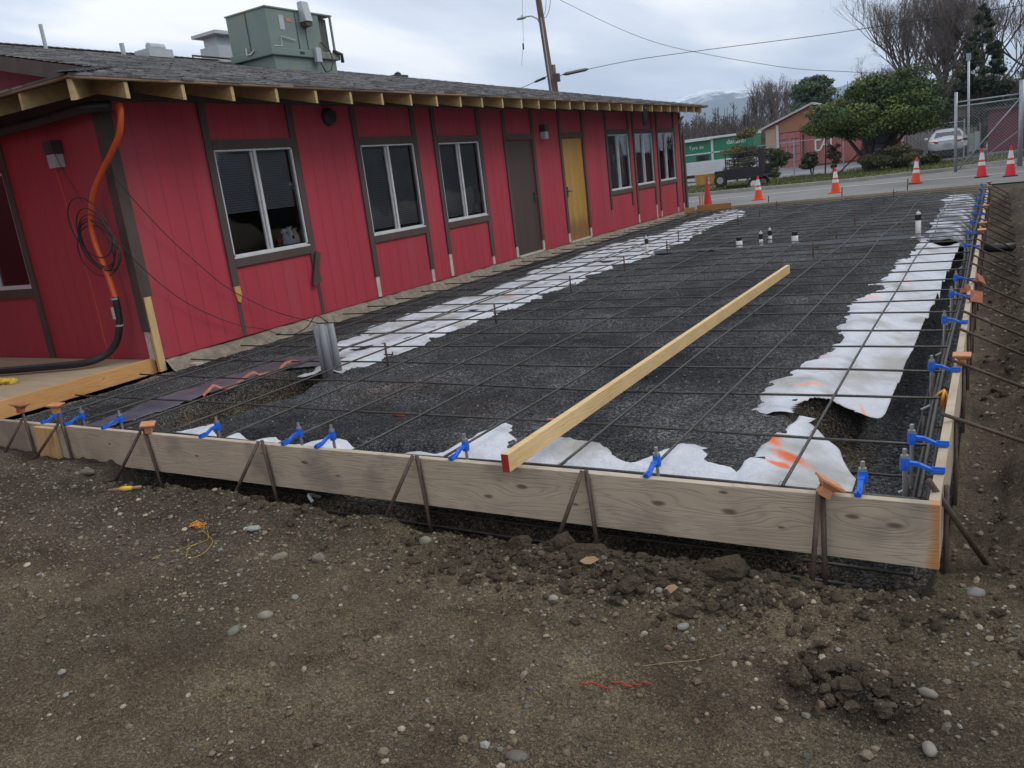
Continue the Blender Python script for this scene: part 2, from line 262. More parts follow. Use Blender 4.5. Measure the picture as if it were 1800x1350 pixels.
# ---------------- mesh helpers (everything is given in world metres)
class MB:
    def __init__(s): s.v=[]; s.f=[]; s.c=[]; s.cur=None; s.mi=[]; s.m=0
    def add(s,vs,fs):
        b=len(s.v); s.v+= [tuple(v) for v in vs]; s.f+=[tuple(b+i for i in q) for q in fs]; s.c+=[s.cur or (1,1,1)]*len(vs); s.mi+=[s.m]*len(fs); return s
    def hexa(s,p):   # 8 points: bottom 4 ccw, top 4
        return s.add(p,[(3,2,1,0),(4,5,6,7),(0,1,5,4),(1,2,6,5),(2,3,7,6),(3,0,4,7)])
    def box(s,x0,x1,y0,y1,z0,z1):
        x0,x1=min(x0,x1),max(x0,x1); y0,y1=min(y0,y1),max(y0,y1); z0,z1=min(z0,z1),max(z0,z1)
        return s.hexa([(x0,y0,z0),(x1,y0,z0),(x1,y1,z0),(x0,y1,z0),(x0,y0,z1),(x1,y0,z1),(x1,y1,z1),(x0,y1,z1)])
    def beam(s,a,b,w,h,upv=(0,0,1)):
        a,b=Vector(a),Vector(b); d=(b-a).normalized(); sd=d.cross(Vector(upv)).normalized(); u=sd.cross(d)
        q=[]
        for e in (a,b): q+=[e-sd*w/2-u*h/2,e+sd*w/2-u*h/2,e+sd*w/2+u*h/2,e-sd*w/2+u*h/2]
        return s.add(q,[(0,1,2,3),(7,6,5,4),(0,4,5,1),(1,5,6,2),(2,6,7,3),(3,7,4,0)])
    def tube(s,pts,r,n=8,cap=True):
        pts=[Vector(p) for p in pts]; rs=r if isinstance(r,(list,tuple)) else [r]*len(pts); vs=[]; prev=None
        for i,p in enumerate(pts):
            d=(pts[min(i+1,len(pts)-1)]-pts[max(i-1,0)]).normalized()
            ref=prev if prev is not None else (Vector((0,0,1)) if abs(d.z)<.9 else Vector((1,0,0)))
            sd=ref-d*ref.dot(d)
            if sd.length<1e-4: sd=Vector((1,0,0))-d*d.x
            sd.normalize(); prev=sd; u=d.cross(sd)
            vs+=[p+(sd*math.cos(2*math.pi*k/n)+u*math.sin(2*math.pi*k/n))*rs[i] for k in range(n)]
        fs=[(i*n+k,i*n+(k+1)%n,(i+1)*n+(k+1)%n,(i+1)*n+k) for i in range(len(pts)-1) for k in range(n)]
        if cap: fs+=[tuple(range(n-1,-1,-1)),tuple((len(pts)-1)*n+k for k in range(n))]
        return s.add(vs,fs)
    def lathe(s,c,prof,n=16,axis='z'):
        c=Vector(c); vs=[]
        for (r,h) in prof:
            for k in range(n):
                a=2*math.pi*k/n; x,y=r*math.cos(a),r*math.sin(a)
                vs.append(c+Vector({'z':(x,y,h),'x':(h,x,y),'y':(x,h,y)}[axis]))
        fs=[(i*n+k,i*n+(k+1)%n,(i+1)*n+(k+1)%n,(i+1)*n+k) for i in range(len(prof)-1) for k in range(n)]
        fs+=[tuple(range(n-1,-1,-1)),tuple((len(prof)-1)*n+k for k in range(n))]
        return s.add(vs,fs)
    def blob(s,c,rx,ry,rz,seed=0,amp=.15,seg=8,rot=0):
        rnd=random.Random(seed); vs=[]; n=seg; rows=max(3,seg//2+1); ca,sa=math.cos(rot),math.sin(rot)
        vs.append((c[0],c[1],c[2]-rz))
        for i in range(1,rows):
            ph=math.pi*i/rows
            for k in range(n):
                a=2*math.pi*k/n; q=1+rnd.uniform(-amp,amp); x=rx*math.sin(ph)*math.cos(a)*q; y=ry*math.sin(ph)*math.sin(a)*q
                vs.append((c[0]+x*ca-y*sa,c[1]+x*sa+y*ca,c[2]-rz*math.cos(ph)*q))
        vs.append((c[0],c[1],c[2]+rz)); fs=[]
        for k in range(n): fs.append((0,1+(k+1)%n,1+k)); fs.append((len(vs)-1,1+(rows-2)*n+k,1+(rows-2)*n+(k+1)%n))
        for i in range(rows-2):
            for k in range(n): fs.append((1+i*n+k,1+i*n+(k+1)%n,1+(i+1)*n+(k+1)%n,1+(i+1)*n+k))
        return s.add(vs,fs)
    def build(s,name,m,parent=None,smooth=False,bevel=0,org=None):
        if parent is not None: o0=OFF[parent.name]
        elif org is not None: o0=Vector(org)
        else:
            a=np.array(s.v); o0=Vector(((a[:,0].min()+a[:,0].max())/2,(a[:,1].min()+a[:,1].max())/2,a[:,2].min()))
        me=bpy.data.meshes.new(name); me.from_pydata([(v[0]-o0.x,v[1]-o0.y,v[2]-o0.z) for v in s.v],[],s.f)
        ms=m if isinstance(m,(list,tuple)) else [m]
        for q in ms: me.materials.append(q)
        if len(ms)>1: me.polygons.foreach_set('material_index',s.mi)
        at=me.attributes.new('Col','FLOAT_COLOR','POINT'); at.data.foreach_set('color',np.array([(*c[:3],1) for c in s.c],dtype=np.float32).ravel())
        if smooth: me.polygons.foreach_set('use_smooth',[True]*len(me.polygons))
        me.update(); o=bpy.data.objects.new(name,me); C.objects.link(o); OFF[o.name]=o0
        if parent is not None: o.parent=parent
        else: o.location=o0
        if bevel:
            b=o.modifiers.new('bevel','BEVEL'); b.width=bevel; b.segments=2; b.limit_method='ANGLE'
        return o
OFF={}
def npmesh(name,V,Fc,m,parent=None,col=None,smooth=True,org=(0,0,0)):
    o0=OFF[parent.name] if parent is not None else Vector(org)
    me=bpy.data.meshes.new(name); V=np.asarray(V,dtype=np.float32)-np.array(o0,dtype=np.float32); Fc=np.asarray(Fc,dtype=np.int32); k=Fc.shape[1]
    me.vertices.add(len(V)); me.vertices.foreach_set('co',V.ravel()); me.loops.add(Fc.size); me.loops.foreach_set('vertex_index',Fc.ravel())
    me.polygons.add(len(Fc)); me.polygons.foreach_set('loop_start',np.arange(0,Fc.size,k,dtype=np.int32)); me.polygons.foreach_set('loop_total',np.full(len(Fc),k,dtype=np.int32))
    me.materials.append(m); at=me.attributes.new('Col','FLOAT_COLOR','POINT')
    if col is None: col=np.ones((len(V),3))
    at.data.foreach_set('color',np.concatenate([col,np.ones((len(V),1))],1).astype(np.float32).ravel())
    me.update(calc_edges=True); me.validate()
    me.polygons.foreach_set('use_smooth',[smooth]*len(me.polygons))
    o=bpy.data.objects.new(name,me); C.objects.link(o); OFF[o.name]=o0
    if parent is not None: o.parent=parent
    else: o.location=o0
    return o
def tag(o,label,cat,group=None,kind=None):
    if label: o['label']=label
    if cat: o['category']=cat
    if group: o['group']=group
    if kind: o['kind']=kind
    return o
def thing(name,loc,label,cat,group=None):
    o=bpy.data.objects.new(name,None); o.empty_display_size=.2; o.location=loc; C.objects.link(o); OFF[o.name]=Vector(loc); return tag(o,label,cat,group)
def dup(root,loc,rz=0,label=None,scale=None):
    r=root.copy(); C.objects.link(r); r.location=loc; r.rotation_euler=(root.rotation_euler[0],root.rotation_euler[1],rz)
    if scale: r.scale=scale
    if label: r['label']=label
    for ch in list(root.children):
        c=ch.copy(); C.objects.link(c); c.parent=r
        for g_ in list(ch.children):
            d=g_.copy(); C.objects.link(d); d.parent=c
    return r
# ---------------- noise
rng=np.random.default_rng(7)
TB=rng.random((256,256))
def vn(x,y):
    xi=np.floor(x).astype(int); yi=np.floor(y).astype(int); fx=x-xi; fy=y-yi; fx=fx*fx*(3-2*fx); fy=fy*fy*(3-2*fy)
    a=TB[xi%256,yi%256]; b=TB[(xi+1)%256,yi%256]; c=TB[xi%256,(yi+1)%256]; d=TB[(xi+1)%256,(yi+1)%256]
    return (a*(1-fx)+b*fx)*(1-fy)+(c*(1-fx)+d*fx)*fy-.5
def fbm(x,y,o=4,g=.5):
    s=0; a=1
    for i in range(o): s=s+a*vn(x*2**i+17*i,y*2**i+31*i); a*=g
    return s
def ss(t): t=np.clip(t,0,1); return t*t*(3-2*t)
def lin(a,b,st): return np.arange(a,b+st*.5,st)
def gridmesh(xs,ys,zf): 
    X,Y=np.meshgrid(xs,ys,indexing='ij'); Z=zf(X,Y); V=np.stack([X,Y,Z],-1).reshape(-1,3)
    i,j=np.meshgrid(np.arange(len(xs)-1),np.arange(len(ys)-1),indexing='ij'); a=(i*len(ys)+j).ravel(); n=len(ys)
    return X,Y,V,np.stack([a,a+n,a+n+1,a+1],1)
# ---------------- ground
_r=random.Random(33); FP=[(_r.uniform(-4.5,.1),_r.uniform(1.5,2.75),_r.uniform(-1,1)+(.8 if i%2 else 0)) for i in range(20)]
def gz(x,y):
    z=-.318+.03*fbm(x*.7,y*.7,3)
        # mound of spoil in front of the form
    z=z+.045*np.exp(-(((x+1.25)/.6)**2+((y-2.78)/.16)**2))+.02*np.exp(-((y-2.85)/.12)**2)*(.5+2*fbm(x*3,y*0+1,3))
    z=z+.035*np.exp(-(((x+.38)/.19)**2+((y-2.31)/.12)**2))*(1+2.2*fbm(x*18,y*18,3))
    for (fx,fy,fa) in FP:
        if y.size<9: break
        u_=(x-fx)*math.cos(fa)+(y-fy)*math.sin(fa); v_=(y-fy)*math.cos(fa)-(x-fx)*math.sin(fa); q_=(u_/.14)**2+(v_/.048)**2; z=z-.016*ss((1.15-q_)*2)+.007*np.exp(-((q_-1.5)/.5)**2)
    far=ss((y-22)/4); z=z*(1-far)+(-.22)*far
    z=z-.12*ss((y-36)/26)
    lp=np.exp(-((y-2.93)/.16)**2)*(x<-.1); z=z+lp*(.014+.05*fbm(x*3.3+2,y*2,3))
    left=ss((-4.75-x)/.5)*(y<4)
    z=z+.062*left
    # footing trench under the front form
    lip=2.93+.07*fbm(x*2.2,x*0+3.1,3)
    tr=ss((y-lip)/.09)*(1-ss((y-3.7)/.1))*(1-ss((-4.75-x)/.4))*ss((-.14-x)/.2)
    z=z-.40*tr
    # inside the form the soil lies under the gravel
    ins=((x>-7.3)&(x<-.16)&(y>3.25)&(y<21.9)); z=np.where(ins,-.75,z)
    # bank along the right form
    r=(x>-.16)&(y>2.9)&(y<23)
    bank=-.42+.25*ss((x+.02)/.42)+.02*np.sin(y*1.3)+.03*fbm(x*5,y*5,3)
    wy=ss((y-2.9)/.9)*(1-ss((y-22)/1)); z=np.where(r,z*(1-wy)+bank*wy,z)
    near=np.exp(-((np.abs(y-2)/4)**2))*np.exp(-(((x+3)/7)**2))
    clod=np.maximum(fbm(x*9,y*9,3),0)**1.5*.05*(ss((y-2.2)/.6)+.15)+.014*fbm(x*14,y*14,3)+.010*fbm(x*45,y*45,3)
    dense=((y<4)&(x>-9)&(x<2.2))|((x>-.14)&(x<1.5)&(y<23))
    return z+np.where(dense&~ins,clod,0)
xs=np.concatenate([[-9000,-3000,-1000,-400,-200,-120,-80,-55,-40,-30,-24,-20,-17,-14,-12,-10],lin(-9,-6.6,.08),lin(-6.56,.62,.0135),lin(.7,2.2,.1),[3,4,6,8,12,16,24,34,50,80,150,400,1500,6000]])
ys=np.concatenate([[-400,-60,-20,-8,-3,-1,-.3],lin(0,1.2,.08),lin(1.25,3.3,.0115),lin(3.34,3.54,.03),lin(3.56,12,.07),lin(12.2,24,.2),[25,26,27,28,30,32,34,37,40,44,48,54,62,75,95,130,200,400,1000,3000,9000]])
X,Y,V,Fc=gridmesh(xs,ys,gz)
cn=fbm(X*.9+4,Y*.9,4); dk=np.clip(1.5*np.exp(-(((X+.38)/.21)**2+((Y-2.31)/.14)**2))+.5*fbm(X*7,Y*7,3)*(np.hypot((X+.38)/.4,(Y-2.31)/.25)<1),0,1); mound=np.exp(-(((X+1.2)/1.1)**2+((Y-2.75)/.28)**2))
bankc=((X>-.1)&(Y>3.2)&(Y<22))*1.0
sh=1.0+.6*cn-.70*dk-.18*mound-.12*bankc
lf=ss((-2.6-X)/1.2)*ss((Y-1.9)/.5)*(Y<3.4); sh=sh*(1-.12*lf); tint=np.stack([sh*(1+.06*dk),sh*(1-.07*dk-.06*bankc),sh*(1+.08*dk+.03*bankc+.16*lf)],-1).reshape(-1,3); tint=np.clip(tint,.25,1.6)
tag(npmesh('ground',V,Fc,M['dirt'],col=tint),None,None,kind='structure')
# ---------------- gravel bed inside the forms
def bedz(x,y,rough=True):
    z=-.132+.018*fbm(x*1.6,y*1.6,3)
    if rough: z=z+.020*fbm(x*5,y*4,3)+.009*fbm(x*19,y*19,2)
    r=ss((x+.98)/.42); z=z*(1-r)+r*(-.46+.012*fbm(x*8,y*8,2))
    fr=ss((3.66-y)/.32)*ss((x+5.3)/.4); z=np.where(y<3.8,np.minimum(z,z*(1-fr)+fr*-.40),z); z=z-.16*ss((3.28-y)/.1)*ss((x+5.0)/.3)*(x<-.2)*(.8+fbm(x*4,y*4,2))
    pit=ss((1-np.sqrt(((x+5.24)/.42)**2+((y-4.42)/.88)**2))*3.6+.5*fbm(x*6,y*6,2)); z=z-.30*pit
    hole=ss((1-np.sqrt(((x+.74)/.26)**2+((y-4.62)/.42)**2))*2); z=z-.22*hole*(1-r)
    z=z-.05*np.exp(-((y-13.05)/.28)**2)*ss((x+6)/.8)*(x<-1)
    wl=ss((-6.85-x)/.4); z=z-.05*wl
    return z
bx=lin(-7.29,-.16,.032); by=np.concatenate([lin(3.16,9,.03),lin(9.05,14,.05),lin(14.1,21.9,.08)])
X,Y,V,Fc=gridmesh(bx,by,bedz)
pit=ss((1-np.sqrt(((X+5.24)/.46)**2+((Y-4.42)/.94)**2))*4); hole=ss((1-np.sqrt(((X+.76)/.30)**2+((Y-4.62)/.46)**2))*3)*(X<-.55)
soil=np.clip(pit+hole+ss((3.5-Y)/.1)*(X>-5)*.8,0,1)[...,None]; damp=.80+.9*fbm(X*1.3,Y*1.1+9,4)+.5*fbm(X*6,Y*5,3)+.1*(Y>9)
edge=np.exp(-((X+7.25)/.14)**2)[...,None]
colr=np.stack([damp]*3,-1)*1.2; colr=colr*(1-soil)+soil*np.array([2.1,1.55,.95])*(.7+.6*fbm(X*5,Y*5,3))[...,None]; colr=colr*(1-edge)+edge*np.array([3,2.5,1.9])
rp=(np.exp(-(((X+3.9)/.5)**2+((Y-4.6)/.4)**2))+np.exp(-(((X+2.9)/.35)**2+((Y-4.3)/.3)**2)))[...,None]*np.clip(fbm(X*3,Y*3,3)+.4,0,1)[...,None]
colr=colr*(1+rp*np.array([.9,.25,.0]))
tag(npmesh('gravel_bed',V,Fc,M['gravel'],col=np.clip(colr,.2,4).reshape(-1,3)),None,None,kind='structure')
# ---------------- fabric strips
def sheet(name,xs,ys,dfun,zfun,keep,label,m='fabric',cat='fabric sheet',outer=None):
    X,Y,V,Fc=gridmesh(xs,ys,lambda x,y: 0*x)
    if outer is not None: X=X-xs[-1]+outer(Y)+.012*fbm(Y*3+5,Y*0+2,3)
    V=np.stack([X,Y,zfun(X,Y)-np.clip(dfun(X,Y)*.25,-.004,.06)],-1).reshape(-1,3)
    Kp=keep(X,Y).ravel(); Fk=Fc[Kp[Fc].all(1)]; used=np.unique(Fk); rm=-np.ones(len(V),int); rm[used]=np.arange(len(used))
    o=npmesh(name,V[used],rm[Fk],M[m]); sm=o.modifiers.new('thick','SOLIDIFY'); sm.thickness=.002
    return tag(o,label,cat)
xr_o=lambda y: np.interp(y,[3.3,3.64,3.82,4.14,4.38,4.55,4.73,5.0,5.4,6.1,7.3,8.8,10,12.5],[-.56,-.53,-.53,-.66,-.86,-.80,-.57,-.53,-.52,-.52,-.50,-.48,-.46,-.42])
xr_i=lambda y: np.interp(y,[3.3,3.53,3.72,4.05,4.27,4.52,4.6,4.9,5.2,5.4,5.64,5.97,6.3,7.0,7.5,7.7,8.5,9.2,9.7,10.6,11.4,12.5,12.9],[-.9,-.93,-1.02,-1.0,-1.08,-1.0,-1.17,-1.18,-1.14,-1.03,-1.07,-1.02,-.9,-.94,-.96,-1.05,-.94,-.97,-.88,-.87,-.79,-.8,-.8])
def dr(x,y): return (xr_i(y)-x)+.13*fbm(x*3,y*4.5,5)
def zr(x,y):
    s=ss((x+1.0)/.5); z=(-.116+.018*fbm(x*1.6,y*1.6,3))*(1-s)+(-.27)*s
    return z+.014*fbm(x*4,y*2.2,3)+.006*np.sin(y*9+x*6)*s+.045*(1-5*np.abs(fbm(x*1.2+y*.5,y*1.2,2)))*s+.010*(1-4*np.abs(fbm(x*5+y*3,y*3,2)))+.05*np.exp(-(((y-4.75)/.12)**2+((x+.6)/.15)**2))
def notch(x,y): return ~(((x+.74)/.22)**2+((y-4.60)/.30)**2<1) 
sheet('geotextile_sheet',lin(-1.5,-.38,.018),lin(4.50,12.7,.022),dr,zr,lambda x,y:notch(x,y)&(x>xr_i(y)-.3),'long white fabric strip draped down the footing trench beside the right-hand form',outer=xr_o)
def df(x,y):
    xe=np.interp(x,[-2.8,-2.69,-2.6,-2.4,-2.29,-2.05,-1.79,-1.69,-1.57,-1.5,-1.44,-1.4,-1.35,-1.22,-1.11,-1.04,-1.0,-.9,-.5],[3.3,3.47,3.98,3.88,3.75,3.84,3.76,3.64,3.5,3.58,3.74,3.86,3.86,3.72,3.62,3.5,3.9,4.6,4.6])
    d=y-xe+.07*fbm(x*8,y*5,4); return np.maximum(d,np.where(x>-1.06,dr(x,y)-.02,-9))
def zf2(x,y):
    s=ss((3.56-y)/.4); r=ss((x+.98)/.5); return np.maximum((-.121+.010*fbm(x*1.6,y*1.6,2))*(1-np.maximum(s,0))+s*-.20-.10*r*(y>3.4),-.245)+.010*fbm(x*4,y*4,3)+.012*(1-4*np.abs(fbm(x*3,y*5,3)))
sheet('geotextile_sheet',lin(-2.95,-.5,.018),lin(3.17,4.46,.018),df,zf2,lambda x,y:((x>-1.05)|(y<4.1)),'white fabric flap with an orange spray mark at the front right corner of the bed',outer=xr_o)
def dl0(x,y):
    xe=np.interp(x,[-5.05,-4.95,-4.85,-4.78,-4.6,-4.5,-4.3,-4.12,-3.95,-3.8,-3.7,-3.57,-3.4,-3.25],[3.1,3.50,3.70,3.55,3.25,3.46,3.3,3.44,3.28,3.36,3.5,3.56,3.40,3.2])
    return y-xe+.05*fbm(x*9,y*6,4)
sheet('geotextile_sheet',lin(-5.1,-3.2,.018),lin(3.17,3.85,.018),dl0,lambda x,y: zf2(x,y)+.05*ss((3.5-y)/.3),lambda x,y:y<3.8,'torn white fabric scraps along the inside of the front form by three blue brackets')
xl_o=lambda y: np.interp(y,[5.15,5.43,6,8,9.3,11.5,12.2,14.3,16,18.5,19.4,20.9,21.7],[-5.02,-4.95,-4.94,-5.02,-4.98,-5.06,-4.9,-5.02,-5.11,-5.18,-5.12,-5.5,-6.0])
xl_i=lambda y: np.interp(y,[5.2,5.7,6.3,7,7.4,9.1,9.5,10.9,12.1,13.7,15.3,16,18.5,19.6,20.6,21.7],[-5.1,-5.42,-5.8,-5.93,-6.05,-6.05,-5.9,-6.05,-6.24,-6.3,-6.15,-5.95,-5.99,-6.12,-5.91,-6.1])
def dl(x,y):
    return np.maximum((xl_i(y)-x)+.26*fbm(x*2.2,y*3.4,4)-.04+.1*fbm(x*9,y*9,2),(x-xl_o(y))+.03*fbm(x*4,y*3,3))
sheet('geotextile_sheet',lin(-6.9,-4.8,.022),lin(5.12,21.6,.03),dl,lambda x,y:-.108+.018*fbm(x*1.6,y*1.6,3)+.012*fbm(x*3,y*3,3)+.010*(1-4*np.abs(fbm(x*3,y*2,3)))-.02*np.exp(-((x+5.3)/.25)**2),lambda x,y:(y<21.5),'long white torn fabric strip half buried in gravel along the red wall side')
sheet('plastic_sheet',lin(-1.05,-.3,.03),lin(12.7,20.6,.05),lambda x,y:-.1+0*x,lambda x,y:-.16-.2*ss((x+.55)/.3)+.05*fbm(x*3,y*2,3)+.06*np.exp(-((y-20.2)/.4)**2),lambda x,y:(x>-1.0+.25*fbm(x*0+5,y*2,2))&(x<-.35),'dusty grey plastic sheet bunched along the far end of the right-hand form',m='plastic2',cat='plastic sheet')
sheet('plastic_sheet',lin(-6.1,-.8,.04),lin(12.72,13.38,.03),lambda x,y:-.1+0*x,lambda x,y:-.145+.05*fbm(x*2,y*5,3)+.02*np.exp(-((y-13.05)/.12)**2),lambda x,y:(y>12.8+.12*fbm(x*1.5,y*0,2))&(y<13.3+.15*fbm(x*1.7,y*0+3,2)),'narrow dark plastic strip laid crossways under the white pipe stubs',m='plastic',cat='plastic sheet')
pl=sheet('plastic_sheet',lin(-6.35,-4.9,.03),lin(3.35,5.6,.03),lambda x,y:-.1+0*x,lambda x,y:-.112+.016*fbm(x*3,y*3,3),lambda x,y:(x<-5.66+.06*fbm(x*0+1,y*3,3)+.45*ss((y-5)/.4))&(x>-6.02-.10*fbm(x*0+7,y*4,2)),'dark plastic sheet with curled orange edge beside the open pit near the conduits',m='plastic3',cat='plastic sheet')
mb=MB(); pts=[]; 
for i in range(26):
    y=4.25+i*.042; x=-5.645+.025*math.sin(i*1.1)+.1*max(0,(y-5)/.3); z=-.095+.055*max(0,math.sin(i*.62))
    pts.append((x,y,z))
for i in range(25):
    
    a,b=pts[i],pts[i+1]; mb.add([a,b,(b[0]+.012,b[1],b[2]-.022),(a[0]+.012,a[1],a[2]-.022)],[(0,1,2,3)])
mb.build('curled_edge',M['pinkedge'],pl).modifiers.new('thick','SOLIDIFY').thickness=.003
# ================= the red building
XW=-7.34; YC=5.08; YE=21.92; WT=2.5
bld=thing('building',(-13.8,13.5,-.1),'long single-storey red panelled building with brown trim and grey shingle roof','building')
mainm=lambda u,w_,d:(XW+d,u,w_)
endm=lambda u,w_,d:(u,YC-d,w_)
def pb(mb,mp,u0,u1,w0,w1,d0,d1):
    return mb.hexa([mp(u0,w0,d0),mp(u1,w0,d0),mp(u1,w0,d1),mp(u0,w0,d1),mp(u0,w1,d0),mp(u1,w1,d0),mp(u1,w1,d1),mp(u0,w1,d1)])
def wall(mp,u0,u1,w0,w1,ops,m,name='wall'):
    mb=MB(); us=sorted({u0,u1,*[o[0] for o in ops],*[o[1] for o in ops]})
    for a,b in zip(us,us[1:]):
        cur=w0
        for o in sorted([o for o in ops if o[0]<=a+1e-6 and o[1]>=b-1e-6],key=lambda o:o[2]):
            if o[2]>cur+1e-6: pb(mb,mp,a,b,cur,o[2],-.12,0)
            cur=o[3]
        if cur<w1: pb(mb,mp,a,b,cur,w1,-.12,0)
    return mb.build(name,m,bld)
WIN=[(6.31,7.49,.85,2.01),(8.75,9.94,.82,2.0),(10.56,11.72,.82,1.99),(17.0,18.17,.84,2.02),(18.58,19.71,.86,2.02),(20.15,21.32,.86,2.02)]
DOOR=[(12.64,13.55,-.03,1.98),(14.77,15.70,-.03,1.98)]
wall(mainm,YC,YE,-.04,WT+.1,WIN+DOOR,M['siding'])
W0=(-10.55,-9.22,.80,2.03)
wall(endm,-20.3,XW-.12,-.04,WT+.1,[W0],M['siding2'])
mb=MB(); mb.box(-20.3,-20.2,YC,YE,-.04,WT+.1); mb.box(-20.2,XW-.12,YE-.12,YE,-.04,WT+.1); mb.build('back_wall',M['siding2'],bld)
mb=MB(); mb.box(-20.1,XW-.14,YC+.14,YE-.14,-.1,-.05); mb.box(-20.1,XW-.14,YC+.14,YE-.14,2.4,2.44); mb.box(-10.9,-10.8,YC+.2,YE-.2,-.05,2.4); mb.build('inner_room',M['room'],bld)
rr=random.Random(3)
def window(mp,o,blind_and_reflection=0,glassfrac=1):
    u0,u1,w0,w1=o; fr=MB(); t_=.020
    for (a,b,c_,d_) in ((u0,u1,w0,w0+t_),(u0,u1,w1-t_,w1),(u0,u0+t_,w0,w1),(u1-t_,u1,w0,w1)): pb(fr,mp,a,b,c_,d_,-.05,.012)
    um=(u0+u1)/2; pb(fr,mp,um-.018,um+.018,w0,w1,-.045,.007); pb(fr,mp,um-.042,um-.026,w0+t_,w1-t_,-.05,-.015)
    pb(fr,mp,u0-.01,u1+.01,w0-.022,w0,-.02,.028)
    fo=fr.build('window',M['alu'],bld)
    for a,b,d in ((u0+t_,um-.03,-.035),(um+.03,u1-t_,-.012)):
        mb=MB(); mb.add([mp(a,w0+t_,d),mp(b,w0+t_,d),mp(b,w1-t_,d),mp(a,w1-t_,d)],[(0,1,2,3)]); mb.build('pane',M['glass'],fo)
    if blind_and_reflection:
        mb=MB(); z=w1-.04
        u_a=um+.02 if blind_and_reflection==1 else u0+.03
        while z>w0+(.45 if blind_and_reflection<3 else .04):
            mb.add([mp(u_a,z,-.085),mp(u1-.2 if blind_and_reflection==1 else u1-.03,z,-.085),mp(u1-.2 if blind_and_reflection==1 else u1-.03,z+.022,-.065),mp(u_a,z+.022,-.065)],[(0,1,2,3)]); z-=.027
        mb.build('blind_and_reflection',M['blind_and_reflection'],fo)
for o,b in zip(WIN,(2,3,3,3,3,1)): window(mainm,o,b)  # slats in the far windows added to imitate grey reflections on the panes
window(endm,W0,0)
def trim(mp,u0,u1,w0,w1,d=.022,m='trim',name='trim_board'):
    mb=MB(); pb(mb,mp,u0,u1,w0,w1,.001,d); return mb.build(name,M[m],bld)
TB_=[ (0,.53,.33,.55),(0,0,0,0)]
low={0:(.53,.36),1:(.25,.16),2:(.32,.11),3:(.42,.42),4:(.18,.30),5:(.12,.10)}
for i,(a,b,c_,d_) in enumerate(WIN):
    l0,l1=low[i]
    trim(mainm,a-.10,a-.004,l0,WT); trim(mainm,b+.004,b+.10,l1,WT)
    trim(mainm,a-.004,b+.004,d_+.004,d_+.105,.026); trim(mainm,a-.004,b+.004,c_-.115,c_-.024,.026)
    if i in (1,2,4,5):
        trim(mainm,a-.09,a-.02,-.03,l0-.003,.012,'bare','primed_patch')
        if i!=3: trim(mainm,b+.02,b+.085,-.03,l1-.003,.012,'bare','primed_patch')
    if i==0:
        trim(mainm,a-.085,a-.03,-.03,.35,.006,'trim','old_trim_mark'); trim(mainm,b+.03,b+.085,-.03,.355,.006,'trim','old_trim_mark')
mb=MB(); mb.add([mainm(6.215,.535,.02),mainm(6.30,.53,.02),mainm(6.31,.42,.02),mainm(6.27,.34,.02),mainm(6.24,.36,.02),mainm(6.225,.45,.02),mainm(6.215,.535,.002),mainm(6.30,.53,.002),mainm(6.31,.42,.002),mainm(6.27,.34,.002),mainm(6.24,.36,.002),mainm(6.225,.45,.002)],
  [(0,1,2,3,4,5)]+[(i,(i+1)%6,(i+1)%6+6,i+6) for i in range(6)]); mb.build('split_trim_end',M['brokenwood'],bld)
for j,(a,b,c_,d_) in enumerate(DOOR):
    trim(mainm,a-.10,a-.004,.16,WT); trim(mainm,b+.004,b+.10,.16,WT); trim(mainm,a-.004,b+.004,d_+.012,d_+.11,.026)
    trim(mainm,a-.085,a-.01,-.03,.157,.014,'bare','primed_patch'); trim(mainm,b+.02,b+.09,-.03,.157,.014,'bare','primed_patch')
    mb=MB(); pb(mb,mainm,a+.004,b-.004,c_+.012,d_-.004,-.055,-.012); dr_=mb.build('door',M['doorbrown' if j==0 else 'dooryellow'],bld)
    dr_['label']='brown painted door' if j==0 else 'bare yellow veneer door'
    uk=b-.075 if j==0 else a+.075
    mb=MB(); pb(mb,mainm,uk-.03,uk+.03,.86,1.06,-.012,-.004); mb.tube([mainm(uk,.97,-.01),mainm(uk,.97,.045),mainm(uk+(-.11 if j==0 else .11),.965,.05)],.011,8); mb.lathe(mainm(uk,1.03,-.012),[(.0,0),(.022,0),(.02,.02),(0,.02)],10,'x'); mb.build('handle',M['darkmetal'],dr_,smooth=False)
    mb=MB(); pb(mb,mainm,a,b,-.045,-.012,-.06,.03); mb.build('threshold',M['bare'],bld)
mb=MB(); mb.beam(mainm(7.59,.735,.05),mainm(7.46,.335,.035),.085,.02,(1,0,0)); mb.build('loose_trim_board',M['trim'],bld)
# corner boards
mb=MB(); mb.box(XW+.001,XW+.024,YC,YC+.10,.62,WT); mb.box(XW-.10,XW+.024,YC-.024,YC-.001,.27,WT); mb.build('corner_board',M['trim'],bld)
mb=MB(); mb.box(XW-.085,XW-.01,YC-.012,YC-.001,-.03,.267); mb.build('primed_patch',M['bare'],bld)
mb=MB(); mb.box(XW+.001,XW+.036,YC-.01,YC+.07,-.15,.615); mb.build('raw_pine_strip',M['rawstake'],bld)
mb=MB(); mb.box(XW+.001,XW+.024,YE-.10,YE,.18,WT); mb.box(XW-.1,XW+.024,YE,YE+.024,-.05,WT); mb.build('corner_board',M['trim'],bld)
trim(mainm,YE-.085,YE-.02,-.03,.177,.012,'bare','primed_patch')
mb=MB(); mb.box(XW+.024,XW+.06,YE+.03,YE+.16,-.2,1.95); mb.build('leaning_board',M['trim'],bld)
